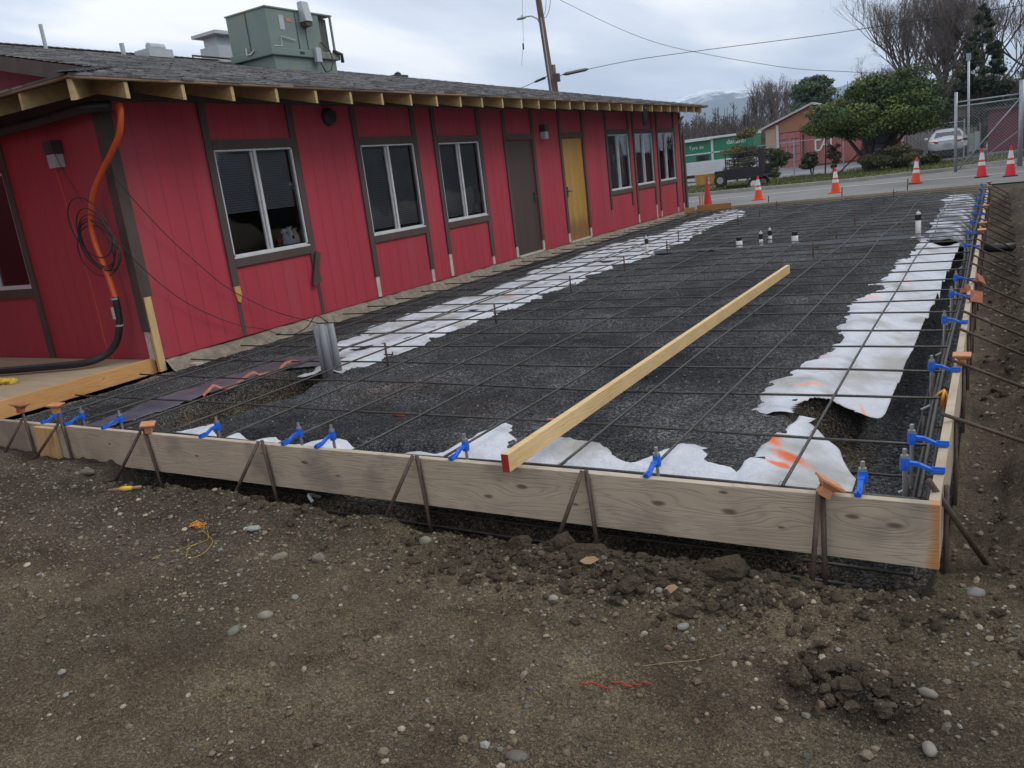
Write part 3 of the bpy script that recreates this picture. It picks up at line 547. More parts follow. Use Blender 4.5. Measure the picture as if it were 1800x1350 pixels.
trim(endm,W0[1]+.004,W0[1]+.10,-.03,WT); trim(endm,W0[0]-.1,W0[0]-.004,-.03,WT); trim(endm,W0[0],W0[1],W0[3]+.004,W0[3]+.1,.026); trim(endm,W0[0],W0[1],W0[2]-.12,W0[2]-.026,.026)
# rough footing under the siding
X,Y,V,Fc=gridmesh(lin(-7.42,-7.16,.02),lin(5.15,21.9,.05),lambda x,y:-.052-.11*ss((x+7.30+.05*fbm(x*0+3,y*3,3))/.13)+.02*fbm(x*9,y*7,3))
npmesh('footing',V,Fc,M['stem'],parent=bld)
# roof
RP=.245; ZE=2.585; XE=-6.6; RX=-13.8; Y0=4.35; YR=22.1; YG=5.6; XH=XE-(YG-Y0)
zr_=lambda x:ZE+RP*(XE-x)
RZ=zr_(RX); yrn=YR-(XE-RX); T_=.03
deck=MB()
def slab(pts,t_=T_): 
    n=len(pts); lo=[(p[0],p[1],p[2]-t_) for p in pts]
    deck.add(list(pts)+lo,[tuple(range(n)),tuple(range(2*n-1,n-1,-1))]+[(i,i+n,(i+1)%n+n,(i+1)%n) for i in range(n)])
zs=lambda y:ZE+RP*(y-Y0)
slab([(XE,Y0,ZE),(XE,YR,ZE),(RX,yrn,RZ),(RX,YG,RZ),(XH,YG,zr_(XH))])
slab([(XE,YR,ZE),(2*RX-XE,YR,ZE),(RX,yrn,RZ)])
slab([(2*RX-XE,YR,ZE),(2*RX-XE,YG,ZE),(RX,YG,RZ),(RX,yrn,RZ)])
slab([(XE,Y0,ZE),(XH,YG,zr_(XH)-.001),(XH-.4,6.0,zs(6.0)),(-21,6.0,zs(6.0)),(-21,Y0,ZE)])
deck.build('roof_deck',M['soffit'],bld)
sh=MB(); rs=random.Random(11)
def shingles(k0,n,umin,umax,pos,exp=.135):
    for k in range(n):
        s0=k*exp; u=umin(s0)-rs.random()*.2; ue=umax(s0)
        while u<ue:
            w_=rs.choice((.14,.2,.2,.3)); a,b=max(u,umin(s0)),min(u+w_,ue)
            if b>a+.01:
                h0=.012+rs.random()*.010; g_=rs.uniform(.55,1.5); sh.cur=(g_,g_*rs.uniform(.97,1.0),g_*rs.uniform(.94,1.02)); o_=rs.uniform(-.006,.006)
                lo=s0-.012+o_
                p=[pos(a,lo,h0),pos(b,lo,h0),pos(b,s0+exp,.003),pos(a,s0+exp,.003),pos(a,lo,-.001),pos(b,lo,-.001)]
                sh.add(p,[(0,1,2,3),(4,5,1,0)])
            u+=w_
cs=math.sqrt(1+RP*RP)
shingles(0,int(7.2*cs/.135),lambda s_:(Y0+s_/cs) if s_/cs<YG-Y0 else YG-.02,lambda s_:YR-s_/cs,lambda u,s_,h:(XE-s_/cs,u,ZE+RP*s_/cs+h))
shingles(0,int(1.6*cs/.135),lambda s_:-12.5,lambda s_:XE-min(s_/cs,1.25)-max(0,(s_/cs-1.25)),lambda u,s_,h:(u,Y0+s_/cs,ZE+RP*s_/cs+h))
sh.cur=(.95,.93,.92)
for i in range(9):   # hip caps
    a=i*.15; sh.beam((XE-a+.03,Y0+a-.03,ZE+RP*a+.022),(XE-a-.13,Y0+a+.13,ZE+RP*(a+.13)+.012),.16,.008)
for i in range(66):
    y=YG+i*.14
    if y<yrn: sh.beam((RX,y,RZ+.02),(RX,y+.15,RZ+.012),.2,.012)
sh.build('shingles',M['shingle'],bld)
mb=MB(); mb.beam((XH+.05,YG-.02,zr_(XH)-.10),(RX,YG-.02,RZ-.085),.03,.15); mb.build('rake_fascia',M['fascia'],bld)
mb=MB(); mb.add([(XH-.3,6.02,zs(6.0)-.05),(-20.6,6.02,zs(6.0)-.05),(RX,6.02,RZ-.05),(XH-.3,6.1,zs(6.0)-.05),(-20.6,6.1,zs(6.0)-.05),(RX,6.1,RZ-.05)],[(0,1,2),(5,4,3),(0,3,4,1),(1,4,5,2),(2,5,3,0)]); mb.build('gable_wall',M['siding2'],bld)
# sheathing edge strip and rafter tails
mb=MB(); mb.box(XE-.02,XE+.004,Y0,YR,ZE-.022,ZE-.004); mb.box(-21,XE,Y0-.004,Y0+.02,ZE-.022,ZE-.004); mb.build('drip_edge',M['leafbrown'],bld)
def rafter(p_out,p_in,dz=.14):
    a,b=Vector(p_out),Vector(p_in); d=(b-a); sd=Vector((-d.y,d.x,0)).normalized()*.019; q=[]
    for p in (a,b):
        for z in (-dz,0): q+=[p-sd+Vector((0,0,z)),p+sd+Vector((0,0,z))]
    mb=MB(); mb.add(q,[(0,1,3,2),(5,4,6,7),(0,4,5,1),(2,3,7,6),(0,2,6,4),(1,5,7,3)]); return mb.build('rafter_tail',M['rafter'],bld)
y=4.89; k=0
while y<22.0:
    xi_=max(-7.6,XE-(y-Y0)+.06); rafter((XE-.015,y,ZE-.035),(xi_,y,ZE-.035+RP*(XE-.015-xi_)),.14); y+=.595+rs.uniform(-.012,.012)
for k in range(6): 
    x=-7.36-k*.6; yi_=min(YC+.3,Y0+(XE-x)-.06); rafter((x,Y0+.015,ZE-.035),(x,yi_,ZE-.035+RP*(yi_-Y0-.015)))
rafter((XE-.02,Y0+.02,ZE-.03),(XE-.98,Y0+.98,ZE-.03+RP*.96),.17)
mb=MB(); mb.box(-21,XW+.04,YC-.028,YC,2.42,WT+.08); mb.box(XW+.002,XW+.03,YC,YE,2.5,WT+.15); mb.build('frieze_board',M['trim'],bld)
# small roof fittings
mb=MB(); mb.box(-13.3,-12.9,10.15,10.65,4.16,4.30); mb.lathe((-13.1,10.3,4.36),[(0,0),(.07,0),(.07,.32),(0,.32)],12,'y'); mb.build('roof_vent',M['acgrey'],bld)
for (x,y,r_,h) in ((-13.2,8.45,.03,.32),(-13.2,9.85,.04,.14),(-13.2,7.6,.045,.14)): 
    mb=MB(); mb.tube([(x,y,zr_(x)-.05),(x,y,zr_(x)+h+.06)],r_,8); mb.build('vent_pipe',M['acgrey'],bld)
mb=MB(); mb.tube([(-12.7,10.9,zr_(-12.7)),(-12.7,10.9,4.18),(-12.75,11.3,4.19),(-12.9,12.1,4.22)],.018,6); mb.build('vent_pipe',M['darkmetal'],bld)
mb=MB(); mb.box(-13.5,-13.2,17.6,18.1,4.1,4.0+.24); mb.lathe((-13.3,17.8,4.22),[(0,0),(.07,0),(.09,.06),(.03,.1),(0,.1)],8); mb.build('roof_vent',M['darkmetal'],bld)
mb=MB(); cx_,cy_=-13.9,12.65
mb.box(cx_-.27,cx_+.27,cy_-.27,cy_+.27,4.2,4.64); mb.box(cx_-.20,cx_+.20,cy_-.20,cy_+.20,4.64,4.86)
q=.36; mb.hexa([(cx_-q,cy_-q,4.84),(cx_+q,cy_-q,4.84),(cx_+q,cy_+q,4.84),(cx_-q,cy_+q,4.84),(cx_-q,cy_-q,4.90),(cx_+q,cy_-q,4.90),(cx_+q,cy_+q,4.90),(cx_-q,cy_+q,4.90)])
mb.hexa([(cx_-q,cy_-q,4.90),(cx_+q,cy_-q,4.90),(cx_+q,cy_+q,4.90),(cx_-q,cy_+q,4.90),(cx_-.1,cy_-.1,4.98),(cx_+.1,cy_-.1,4.98),(cx_+.1,cy_+.1,4.98),(cx_-.1,cy_+.1,4.98)])
tag(mb.build('chimney_flue',M['acgrey'],None),'square pale metal flue with cap on the roof left of the air unit','chimney')
# wall lamps
def wlamp(mp,u,w_,par=bld):
    mb=MB(); pb(mb,mp,u-.075,u+.075,w_,w_+.13,.0,.12); b=mb.build('wall_lamp',M['darkmetal'],par)
    mb=MB(); pb(mb,mp,u-.06,u+.06,w_-.13,w_-.002,.01,.11); mb.build('lamp_glass',M['acgrey'],b)
wlamp(mainm,13.98,2.11); wlamp(endm,-8.12,2.10)
mb=MB(); mb.lathe((XW,8.22,2.36),[(0,0),(.11,0),(.11,.05),(.08,.09),(0,.09)],14,'x'); mb.build('wall_vent',M['black'],bld)
mb=MB(); mb.tube([(-6.66,17.5,2.5),(-6.62,17.5,2.46),(-6.62,17.48,2.2),(-6.64,17.46,2.12)],[.03,.06,.05,.03],7); tag(mb.build('rag',M['black']),'dark cloth hanging from the eave above the far windows','rag')
mb=MB(); mb.beam((-6.9,20.9,2.36),(-7.25,21.4,2.2),.06,.02); mb.build('loose_wood_strip',M['rafter'],bld)
# items seen on the sill of the first window
def cow(y,x,h,c,patch=None,name='cow_figurine',lab=''):
    t_=thing(name,(x,y,.88),lab,'figurine','animal figurines on the window sill')
    mb=MB(); mb.cur=c; mb.lathe((x,y,.88),[(0,0),(.045*h,0),(.05*h,.03*h),(.045*h,.08*h),(.026*h,.125*h),(.022*h,.14*h),(0,.14*h)],12); mb.build('body',M['stone'],t_,smooth=True)
    mb=MB(); mb.cur=c; mb.blob((x,y-.012,.88+.155*h),.028*h,.034*h,.028*h,2,.04,10); mb.blob((x+.005,y-.042*h,.88+.145*h),.015*h,.02*h,.013*h,3,.04,8); mb.blob((x,y+.03*h,.88+.175*h),.008,.02*h,.012*h,3,.04,6); mb.build('head',M['stone'],t_,smooth=True)
    if patch: mb=MB(); mb.cur=patch; mb.blob((x+.036*h,y,.88+.065*h),.014*h,.022*h,.03*h,2,.1,8); mb.build('patch',M['stone'],t_,smooth=True)
cow(7.20,XW-.07,1.05,(.95,.96,1),None,lab='pale grey cow figurine on the sill of the first window beside the red cup')
cow(7.29,XW-.07,1.15,(.95,.96,1),(.02,.02,.02),lab='black and white cow figurine in the middle of the window sill row')
cow(7.375,XW-.07,1.0,(.95,.72,.66),None,name='pig_figurine',lab='pinkish figurine nearest the right frame of the first window')
mb=MB(); mb.lathe((XW-.07,7.09,.88),[(0,0),(.026,0),(.034,.09),(.036,.09),(.036,.095),(0,.095)],14); mb.cur=(1,1,1); tag(mb.build('cup',M['brick']),'small red cup on the sill of the first window','cup')
mb=MB(); mb.cur=(.30,.27,.08)
for q in range(7): mb.blob((XW-.12+.01*math.sin(q*2),7.0+.012*math.cos(q*3),.89+q*.022),.02,.024,.018,q,.3,6)
tag(mb.build('potted_cactus',M['stone']),'small olive plant beside the mullion of the first window','plant')
# ================= rooftop air unit
ac=thing('rooftop_air_unit',(-11.85,12.35,3.7),'large grey-green rooftop air conditioning unit on a metal curb','air conditioner')
mb=MB(); mb.box(-12.20,-11.34,11.56,13.22,3.60,4.0); mb.build('curb',M['acgreen'],ac,bevel=.01)
mb=MB(); mb.box(-12.36,-11.28,11.47,13.30,4.0,4.13); mb.build('base_rail',M['acgreen'],ac,bevel=.012)
mb=MB(); mb.box(-12.33,-11.31,11.50,12.86,4.13,4.80); mb.build('casing',M['acgreen'],ac,bevel=.008)
mb=MB(); mb.box(-12.25,-11.40,12.86,13.16,4.14,4.76); mb.build('condenser_coil',M['coil'],ac)
mb=MB(); mb.box(-12.34,-11.29,11.48,13.24,4.80,4.825); mb.box(-11.33,-11.30,13.18,13.22,4.13,4.8); mb.box(-12.33,-12.3,13.18,13.22,4.13,4.8); mb.build('top_panel',M['acgreen'],ac)
for q_ in ((-11.83,-11.815,11.488,11.50),(-11.306,-11.299,12.22,12.235),(-11.306,-11.299,12.45,12.46)): MB().box(*q_,4.13,4.8).build('panel_seam',M['coil'],ac)
mb=MB(); mb.hexa([(-11.31,12.34,4.62),(-11.14,12.34,4.62),(-11.14,12.52,4.62),(-11.31,12.52,4.62),(-11.31,12.34,4.97),(-11.20,12.34,4.97),(-11.20,12.52,4.97),(-11.31,12.52,4.97)]); mb.build('exhaust_hood',M['acgrey'],ac,bevel=.005)
mb=MB(); mb.box(-11.31,-11.16,12.35,12.51,4.54,4.618); mb.build('hood_outlet',M['trim'],ac)
mb=MB(); mb.box(-11.309,-11.303,11.80,11.92,4.45,4.70); mb.build('data_plate',M['acgrey'],ac)
mb=MB(); mb.box(-11.309,-11.303,11.97,12.12,4.60,4.66); mb.build('warning_sticker',M['pinkedge'],ac)
mb=MB(); mb.tube([(-11.28,11.55,4.15),(-11.28,11.75,4.16),(-11.28,11.75,4.33),(-11.28,12.12,4.28)],.008,6); mb.tube([(-11.9,11.46,4.2),(-11.9,11.45,4.08),(-11.80,11.45,4.08),(-11.70,11.46,4.14)],.014,6); mb.build('drain_pipe',M['alu'],ac)
mb=MB(); mb.box(-11.30,-11.22,12.56,12.70,3.92,4.18); mb.build('disconnect_box',M['acgrey'],ac,bevel=.005)
mb=MB(); mb.tube([(-11.29,12.8,4.3),(-11.22,12.95,4.15),(-11.2,12.98,3.95),(-11.2,12.88,3.78),(-11.22,12.74,3.74),(-11.24,12.66,3.92)],.014,6); mb.tube([(-11.28,13.12,4.16),(-11.24,13.3,4.1),(-11.24,13.3,3.95)],.035,8); mb.build('flexible_conduit',M['darkmetal'],ac,smooth=True)
for y_ in (12.18,12.64): mb=MB(); mb.box(-11.285,-11.278,y_,y_+.12,4.04,4.09); mb.build('fork_slot',M['black'],ac)
# ================= conduit, cable coil, cables
mb=MB(); P_=[(-7.25,5.2,2.40),(-6.95,5.02,2.41),(-6.85,4.95,2.33),(-6.91,4.93,2.15),(-7.1,4.93,1.99),(-7.28,4.93,1.86),(-7.48,4.93,1.69),(-7.59,4.93,1.53),(-7.66,4.93,1.35),(-7.66,4.93,1.18),(-7.62,4.93,1.01),(-7.58,4.93,.84),(-7.55,4.93,.62)]
t_=thing('orange_conduit',(-7.6,4.93,0),'orange flexible conduit hanging at the near building corner into a black sleeve','conduit')
def smoothpts(P,n=5):
    out=[]; P=[Vector(p) for p in P]
    for i in range(len(P)-1):
        a=P[max(i-1,0)]; b=P[i]; c_=P[i+1]; d=P[min(i+2,len(P)-1)]
        for k in range(n):
            s_=k/n; out.append(.5*((2*b)+(c_-a)*s_+(2*a-5*b+4*c_-d)*s_*s_+(3*b-a-3*c_+d)*s_**3))
    out.append(P[-1]); return out
MB().tube(smoothpts(P_),.028,10).build('orange_hose',M['orange'],t_,smooth=True)
MB().tube(smoothpts([(-7.55,4.93,.66),(-7.56,4.93,.5),(-7.58,4.92,.36),(-7.64,4.88,.2),(-7.74,4.8,.09),(-7.9,4.66,.04),(-8.3,4.5,.035),(-8.9,4.28,.035),(-9.8,4.0,.035),(-10.8,3.9,.035)]),[.036]*46,10).build('black_sleeve',M['black'],t_,smooth=True)
MB().box(-7.60,-7.56,4.885,4.89,.44,.56).build('white_tag',M['bare'],t_)
for z_ in (.63,.36): MB().lathe((-7.555 if z_>.5 else -7.58,4.925,z_),[(.0,0),(.041,0),(.041,.02),(0,.02)],10).build('clamp',M['galvpost'],t_)
mb=MB(); rc=random.Random(5)
for k in range(6):
    cxx,czz=-7.62+rc.uniform(-.05,.05),1.33+rc.uniform(-.06,.05); ra,rb=rc.uniform(.2,.36),rc.uniform(.24,.30); ph=rc.uniform(0,.4)
    P_=[(cxx+ra*math.cos(a+ph)*.95,4.875+.012*k,czz+rb*math.sin(a)-.03*k) for a in [i*2*math.pi/28 for i in range(29)]]
    mb.tube(P_,.0065,6)
mb.tube([(-7.66,4.90,1.60),(-7.95,4.94,2.0),(-8.1,4.97,2.3)],.003,5)
tag(mb.build('cable_coil',M['wire'],smooth=True),'coil of thin black cable hung around the orange conduit','cable')
for nm,P_,lb in (('drooping_cable',[(-7.27,5.01,1.83),(-7.27,5.17,1.58),(-7.27,5.46,1.19),(-7.27,5.77,.85),(-7.27,6.06,.56),(-7.27,6.41,.32),(-7.1,6.6,.15),(-6.2,6.2,.12),(-5.3,5.5,.22),(-5.05,5.2,.33)],'upper of two thin black cables drooping across the red wall to the grey pipes'),
  ('drooping_cable',[(-7.29,4.96,1.15),(-7.27,5.13,.88),(-7.27,5.43,.56),(-7.27,5.77,.31),(-7.27,6.16,.10),(-7.1,6.3,.03),(-6.4,6.0,.02),(-5.7,5.6,.18),(-5.2,5.25,.36),(-5.02,5.2,.30)],'lower of two thin black cables drooping across the red wall to the grey pipes')):
    tag(MB().tube(smoothpts(P_),.0045,5).build(nm,M['wire'],smooth=True),lb,'cable')
tag(MB().tube(smoothpts([(-10.5,4.85,2.40),(-8.75,4.86,2.40),(-7.9,4.86,2.40),(-7.3,4.87,2.42),(-7.1,5.05,2.42)]),.05,8).build('black_pipe',M['black'],smooth=True),'thick black pipe running under the eave left of the building corner','pipe')
tag(MB().tube(smoothpts([(-8.1,4.98,1.95),(-8.0,4.97,1.2),(-7.93,4.95,.6),(-7.85,4.9,.2),(-7.7,4.85,.03)]),.0028,5).build('thin_wire',M['orange'],smooth=True),'thin reddish wire dangling from the lamp on the end wall','wire')
# pad and its edge board
tag(MB().box(-13,-7.425,3.145,5.055,-.06,-.02).build('plywood_pad',M['ply']),'tan plywood covered pad in front of the end wall','platform')
tag(MB().box(-7.42,-7.38,3.145,5.09,-.165,-.008).build('form_board',M['formorange'],bevel=.002),'orange-brown board along the edge of the plywood pad','board')
mb=MB()
for q in range(5): mb.blob((-8.5+q*.07,4.05+.03*math.sin(q*2),.0),.09,.05,.035,q,.35,8)
tag(mb.build('yellow_bag',M['ystring']),'crumpled yellow strap beside the black sleeve on the plywood pad','strap')
tag(MB().box(-7.02,-6.90,5.20,5.29,-.115,-.095).build('white_tile_scrap',M['bare']),'small white scrap on the gravel at the near wall corner','scrap')
# ================= forms
tag(MB().box(-8.6,-.1503,3.10,3.138,-.262,0).build('form_board',M['formfront'],bevel=.003),'long weathered plank forming the front edge of the slab','board')
ff=MB().box(-6.04,-5.80,3.062,3.097,-.27,-.012).build('splice_cleat',M['rawstake'],bevel=.002); tag(ff,'short yellow wooden cleat nailed over the front plank near its left end','cleat')
fs=MB()
for a,b in ((3.142,7.2),(7.204,11.9),(11.904,16.4),(16.404,21.9)): fs.box(-.19,-.152,a,b,-.262,-.001+.002*math.sin(a))
tag(fs.build('form_board',M['formside'],bevel=.002),'long wooden board edge running away along the right side of the slab','board')
tag(MB().box(-6.9,-.2,21.93,21.965,-.25,-.03).build('form_board',M['formside']),'far cross board closing the end of the slab','board')
tag(MB().box(-6.98,-6.05,21.85,21.885,-.22,.06).build('form_board',M['formorange']),'short orange board standing by the far corner of the red wall','board')
tag(MB().box(-7.32,-7.0,21.75,21.79,-.2,.03).build('form_board',M['rawstake']),'short pale board against the far end of the red wall','board')
for q,(x_,y_) in enumerate(((-6.93,21.98),(-6.87,22.03))): tag(MB().box(x_-.018,x_+.018,y_-.018,y_+.018,-.3,.34).build('wood_stake',M['rawstake']),('left' if q==0 else 'right')+' one of two pale wooden stakes just beyond the red building','stake','wooden stakes by the far corner')
ORD=['first','second','third','fourth','fifth','sixth','seventh','eighth','ninth','tenth','eleventh','twelfth','thirteenth','fourteenth','fifteenth','sixteenth','seventeenth','eighteenth','nineteenth','twentieth']
# stakes along the front
fst=[(-6.17,.13,-6.12,-6.42,1),(-5.70,.15,-5.64,-6.02,1),(-4.76,.05,-4.66,-4.98,1),(-3.66,.03,-3.60,-3.84,0),(-2.53,.02,-2.49,-2.69,0),(-1.57,.02,-1.53,-1.69,0),(-.555,.05,-.55,-.575,1)]
def capmesh(name,x,y,z,m='cap',tilt=(0,0,0),sc=1):
    mb=MB(); b=.021*sc; t2=.036*sc
    mb.hexa([(x-b,y-b,z-.055),(x+b,y-b,z-.055),(x+b,y+b,z-.055),(x-b,y+b,z-.055),(x-b,y-b,z-.02),(x+b,y-b,z-.02),(x+b,y+b,z-.02),(x-b,y+b,z-.02)])
    mb.hexa([(x-b,y-b,z-.02),(x+b,y-b,z-.02),(x+b,y+b,z-.02),(x-b,y+b,z-.02),(x-t2,y-t2,z),(x+t2,y-t2,z),(x+t2,y+t2,z),(x-t2,y+t2,z)])
    t3=.045*sc; mb.hexa([(x-t3,y-t3,z),(x+t3,y-t3,z),(x+t3,y+t3,z),(x-t3,y+t3,z),(x-t3,y-t3,z+.011),(x+t3,y-t3,z+.011),(x+t3,y+t3,z+.011),(x-t3,y+t3,z+.011)])
    o=mb.build(name,M[m],bevel=.002); o.rotation_euler=tilt; return o
for i,(x_,zt,xb,xk,cp) in enumerate(fst):
    st=thing('form_stake',(x_,3.08,-.3),'%s steel stake with brace from the left on the front plank'%ORD[i],'stake','steel form stakes along the front plank')
    MB().tube([(x_,3.086,zt),(xb,3.076,-.62)],.0105,8).build('upright',M['stake'],st,smooth=True)
    MB().tube([(x_-.01,3.068,.025),(xk,2.93,-.31)],.0105,8).build('brace',M['stake'],st,smooth=True)
    if cp: tag(capmesh('stake_cap',x_+(.02 if i==2 else 0),3.075+(.03 if i==2 else 0),zt+.012,'cap' if i!=0 else 'capold',(.12*(i-1),.1,.2+.3*i),1.15 if i==6 else 1),'orange square cap on the %s stake from the left on the front plank'%ORD[i],'safety cap','orange caps on the front stakes')
# stakes along the right form
ry=[3.24,4.08,5.10,5.95,6.55,7.10,7.95,8.9,9.46,10.09,10.84,11.58,12.4,13.2,14.1,15.0,16.0,17.1,18.3,19.6,21.0]
caps={5.10:(0,0,0),7.10:(1.1,.3,.5),7.95:(.9,.5,1),12.4:(0,0,.1),15.0:(0,0,0),11.58:(.1,0,0),19.6:(0,.1,0),21.0:(0,0,.2)}
for i,y_ in enumerate(ry):
    n_='%s from the near corner,'%(ORD[i] if i<20 else 'farthest')
    st=thing('form_stake',(-.14,y_,-.3),n_+' steel stake with long brace outside the right board','stake','steel form stakes along the right board')
    MB().tube([(-.139,y_+.06,.0),(-.137,y_+.07,-.62)],.0105,7).build('upright',M['stake'],st,smooth=True)
    kx=.0 if i==0 else .27; MB().tube([(-.195,y_-.03,.05),(kx,y_+(.16 if i==0 else .52),-.36 if i==0 else -.30)],.0095 if i else .012,7).build('brace',M['stake'],st,smooth=True)
    if y_ in caps: tag(capmesh('stake_cap',-.15,y_+.06,.055 if y_!=7.10 else .07,'cap' if y_ not in (7.10,7.95) else 'capold',caps[y_],1.05),'orange cap on the %s stake from the near corner along the right board'%(ORD[i] if i<20 else 'farthest'),'safety cap','orange caps along the right board')
tag(capmesh('stake_cap',-.24,7.62,.05,'capold',(1.3,.4,1.2),1),'old red-brown cap lying tipped beside a blue bracket on the right board','safety cap','orange caps along the right board')
mb=MB(); rq=random.Random(4)
for q in range(16): a=rq.uniform(0,6.28); mb.tube([(-.215,4.70,-.02),(-.225+.03*math.cos(a),4.70+.05*math.sin(a),-.05),(-.23+.02*math.cos(a),4.69+.04*math.sin(a),-.11)],.005,5)
tag(mb.build('string_bundle',M['ostring'],smooth=True),'bundle of orange string hung on the inside of the right board','string')
# anchor bolt holders
def holder(p,dirv,lab,grp,up_=0):
    d=Vector(dirv); s_=Vector((-d.y,d.x,0)); p=Vector(p)
    h=thing('anchor_bolt_holder',(p.x,p.y,0),lab,'bolt holder',grp); mb=MB()
    a=p-d*.02+Vector((0,0,.009)); b=p+d*.028+Vector((0,0,.009)); c_=p+d*.075+Vector((0,0,.03)); e_=p+d*.125+Vector((0,0,.034))
    mb.beam(a,b,.026,.014); mb.beam(b,c_,.020,.014); mb.beam(c_,e_,.022,.016); mb.lathe((e_.x,e_.y,.005),[(0,0),(.018,0),(.020,.02),(.018,.052),(0,.052)],10)
    mb.beam(a+Vector((0,0,.010)),b+Vector((0,0,.010)),.006,.010)
    mb.build('bracket',M['blue'],h)
    mb=MB(); mb.tube([(e_.x,e_.y,.095),(e_.x,e_.y,-.20),(e_.x-d.x*.0,e_.y,-.20),(e_.x+d.x*.05+s_.x*.02,e_.y+d.y*.05+s_.y*.02,-.225)],.0085,8); mb.lathe((e_.x,e_.y,.057),[(0,0),(.016,0),(.016,.012),(0,.012)],6); mb.build('anchor_bolt',M['metal'],h)
for i,x_ in enumerate((-5.98,-5.69,-5.24,-4.23,-3.51,-3.25,-2.33,-1.29,-.43)):
    holder((x_,3.12,.002),(0,1,0),'%s blue bolt bracket from the left on the front plank'%ORD[i],'blue bolt brackets on the front plank')
for i,y_ in enumerate((3.42,3.74,5.0,6.3,7.3,8.12,10.4,11.65,12.9,14.1,15.4,16.7,18.0,19.3,20.6)):
    holder((-.17,y_,.002),(-1,0,0),'%s blue bolt bracket from the near corner on the right board'%ORD[i],'blue bolt brackets on the right board')
# ================= reinforcement
rg=thing('rebar_grid',(-3.6,12,-.1),'tied grid of steel reinforcing bars covering the gravel bed','reinforcement')
rw=random.Random(9)
yb=[3.26,3.93,4.62,5.21,5.81,6.37,7.02,7.52,8.0,8.59,9.14,9.76,10.4,10.98]; 
while yb[-1]<21.2: yb.append(yb[-1]+.545+rw.uniform(-.03,.03))
for i,y_ in enumerate(yb):
    xa=-6.95+rw.uniform(-.05,.05) if i>1 else (-6.95 if i else -6.5); ph=rw.uniform(0,6); am=rw.uniform(.004,.012); sk=rw.uniform(-.03,.03)
    P_=[(xa+(-.23-xa)*s_/14,y_+sk*(s_/14-.5)+am*math.sin(ph+s_*.7),-.052+.006*math.sin(ph*2+s_*.9)+(-.0)) for s_ in range(15)]
    MB().tube(P_,.0074,7).build('crosswise_bar',M['rebar'],rg,smooth=True)
xb_=[(-.75,3.25,0),(-1.33,3.3,0),(-1.80,3.25,0),(-2.45,3.2,0),(-3.10,3.2,0),(-3.66,3.2,0),(-4.2,3.2,0),(-4.78,3.2,0),(-5.27,3.25,0),(-5.34,4.1,0),(-5.80,3.3,0),(-6.28,3.3,0)]
for i,(x_,ya,_) in enumerate(xb_):
    ph=rw.uniform(0,6); wob=.03 if i in (0,1,2,3) else .016
    P_=[]; n=44
    for s_ in range(n+1):
        y_=ya+(21.5-ya)*s_/n; wv=ss(np.float64((y_-7)/6)); P_.append((x_+.008*math.sin(ph+y_*.6)+wob*wv*math.sin(ph+y_*1.15),y_,-.035+.006*math.sin(y_*1.3+ph)))
    MB().tube(P_,.0074,7).build('lengthwise_bar',M['rebar'],rg,smooth=True)
for (x_,z_,r_) in ((-.235,-.055,.009),(-.262,-.11,.009),(-.36,-.40,.008),(-.25,-.41,.008)):
    MB().tube([(x_+.01*math.sin(y_*.9),y_,z_+.006*math.sin(y_*1.4)) for y_ in np.linspace(3.3,21.6,40)],r_,7).build('edge_bar',M['rebar'],rg,smooth=True)
for (y_,z_,xa,xb) in ((3.3,-.40,-5.2,-.25),(3.46,-.40,-1.1,-.25),(4.0,-.36,-.92,-.25),(4.22,-.34,-.9,-.25),(3.2,-.43,-5.0,-.4)):
    MB().tube([(xa+(xb-xa)*s_/8,y_+.006*math.sin(s_*2),z_) for s_ in range(9)],.0078,7).build('trench_bar',M['rebar'],rg,smooth=True)
MB().tube([(-.62,3.4,-.36),(-.63,4.35,-.34)],.0078,7).build('trench_bar',M['rebar'],rg,smooth=True)
for i in range(22):
    y_=3.5+i*.82; MB().tube([(-.29,y_,-.05),(-.29,y_,-.38),(-.24,y_+.09,-.40)],.007,6).build('stirrup',M['rebar'],rg,smooth=True)
mb=MB()
for y_ in yb:
    for (x_,ya,_) in xb_:
        if y_<9 and rw.random()<.85:
            a=rw.uniform(-.02,.02); mb.tube([(x_-.012,y_-.012,-.04),(x_,y_,-.024),(x_+.012,y_+.012,-.04),(x_+.02+a,y_+.016,-.025)],.0013,4)
mb.build('tie_wires',M['stake'],rg)['kind']='stuff'
# screed pins
pi_=0
for (xl,ysl,col) in ((-4.56,(5.36,7.21,9.04,10.8,12.6,14.4,16.9,18.7,20.4),'left'),(-2.10,(5.19,7.72,9.5,11.41,13.29,15.2,17.45,19.4,21.4),'right')):
    for i,y_ in enumerate(ysl):
        x_=xl-(.42 if (col=='left' and y_ in (14.4,)) else 0)
        mb=MB(); mb.tube([(x_,y_,-.22),(x_+.004,y_,.085 if col=='left' else .06)],.010,7); mb.tube([(x_-.02,y_,-.02),(x_+.07,y_+.005,-.02),(x_+.07,y_+.005,.03 if col=='right' else .005)],.007,6)
        tag(mb.build('screed_pin',M['stake'],smooth=True),'%s dark steel pin from the front in the %s row of pins'%(ORD[i],col),'steel pin','screed pins standing in the gravel')
# level lumber
lm=thing('lumber',(-1.95,6,0),'long fresh pine timber lying on edge over the bars with a red painted end','timber')
mb=MB(); a=Vector((-1.96,3.03,.0)); b=Vector((-1.93,9.07,.0)); s_=Vector((.019,0,0))
mb.hexa([a-s_,a+s_,b+s_,b-s_,a-s_+Vector((0,0,.089)),a+s_+Vector((0,0,.089)),b+s_+Vector((0,0,.089)),b-s_+Vector((0,0,.089))]); mb.build('beam',M['lumber'],lm,bevel=.0015)
mb=MB(); mb.box(-1.979,-1.941,3.027,3.0295,.0,.089); mb.build('painted_end',M['redpaint'],lm)
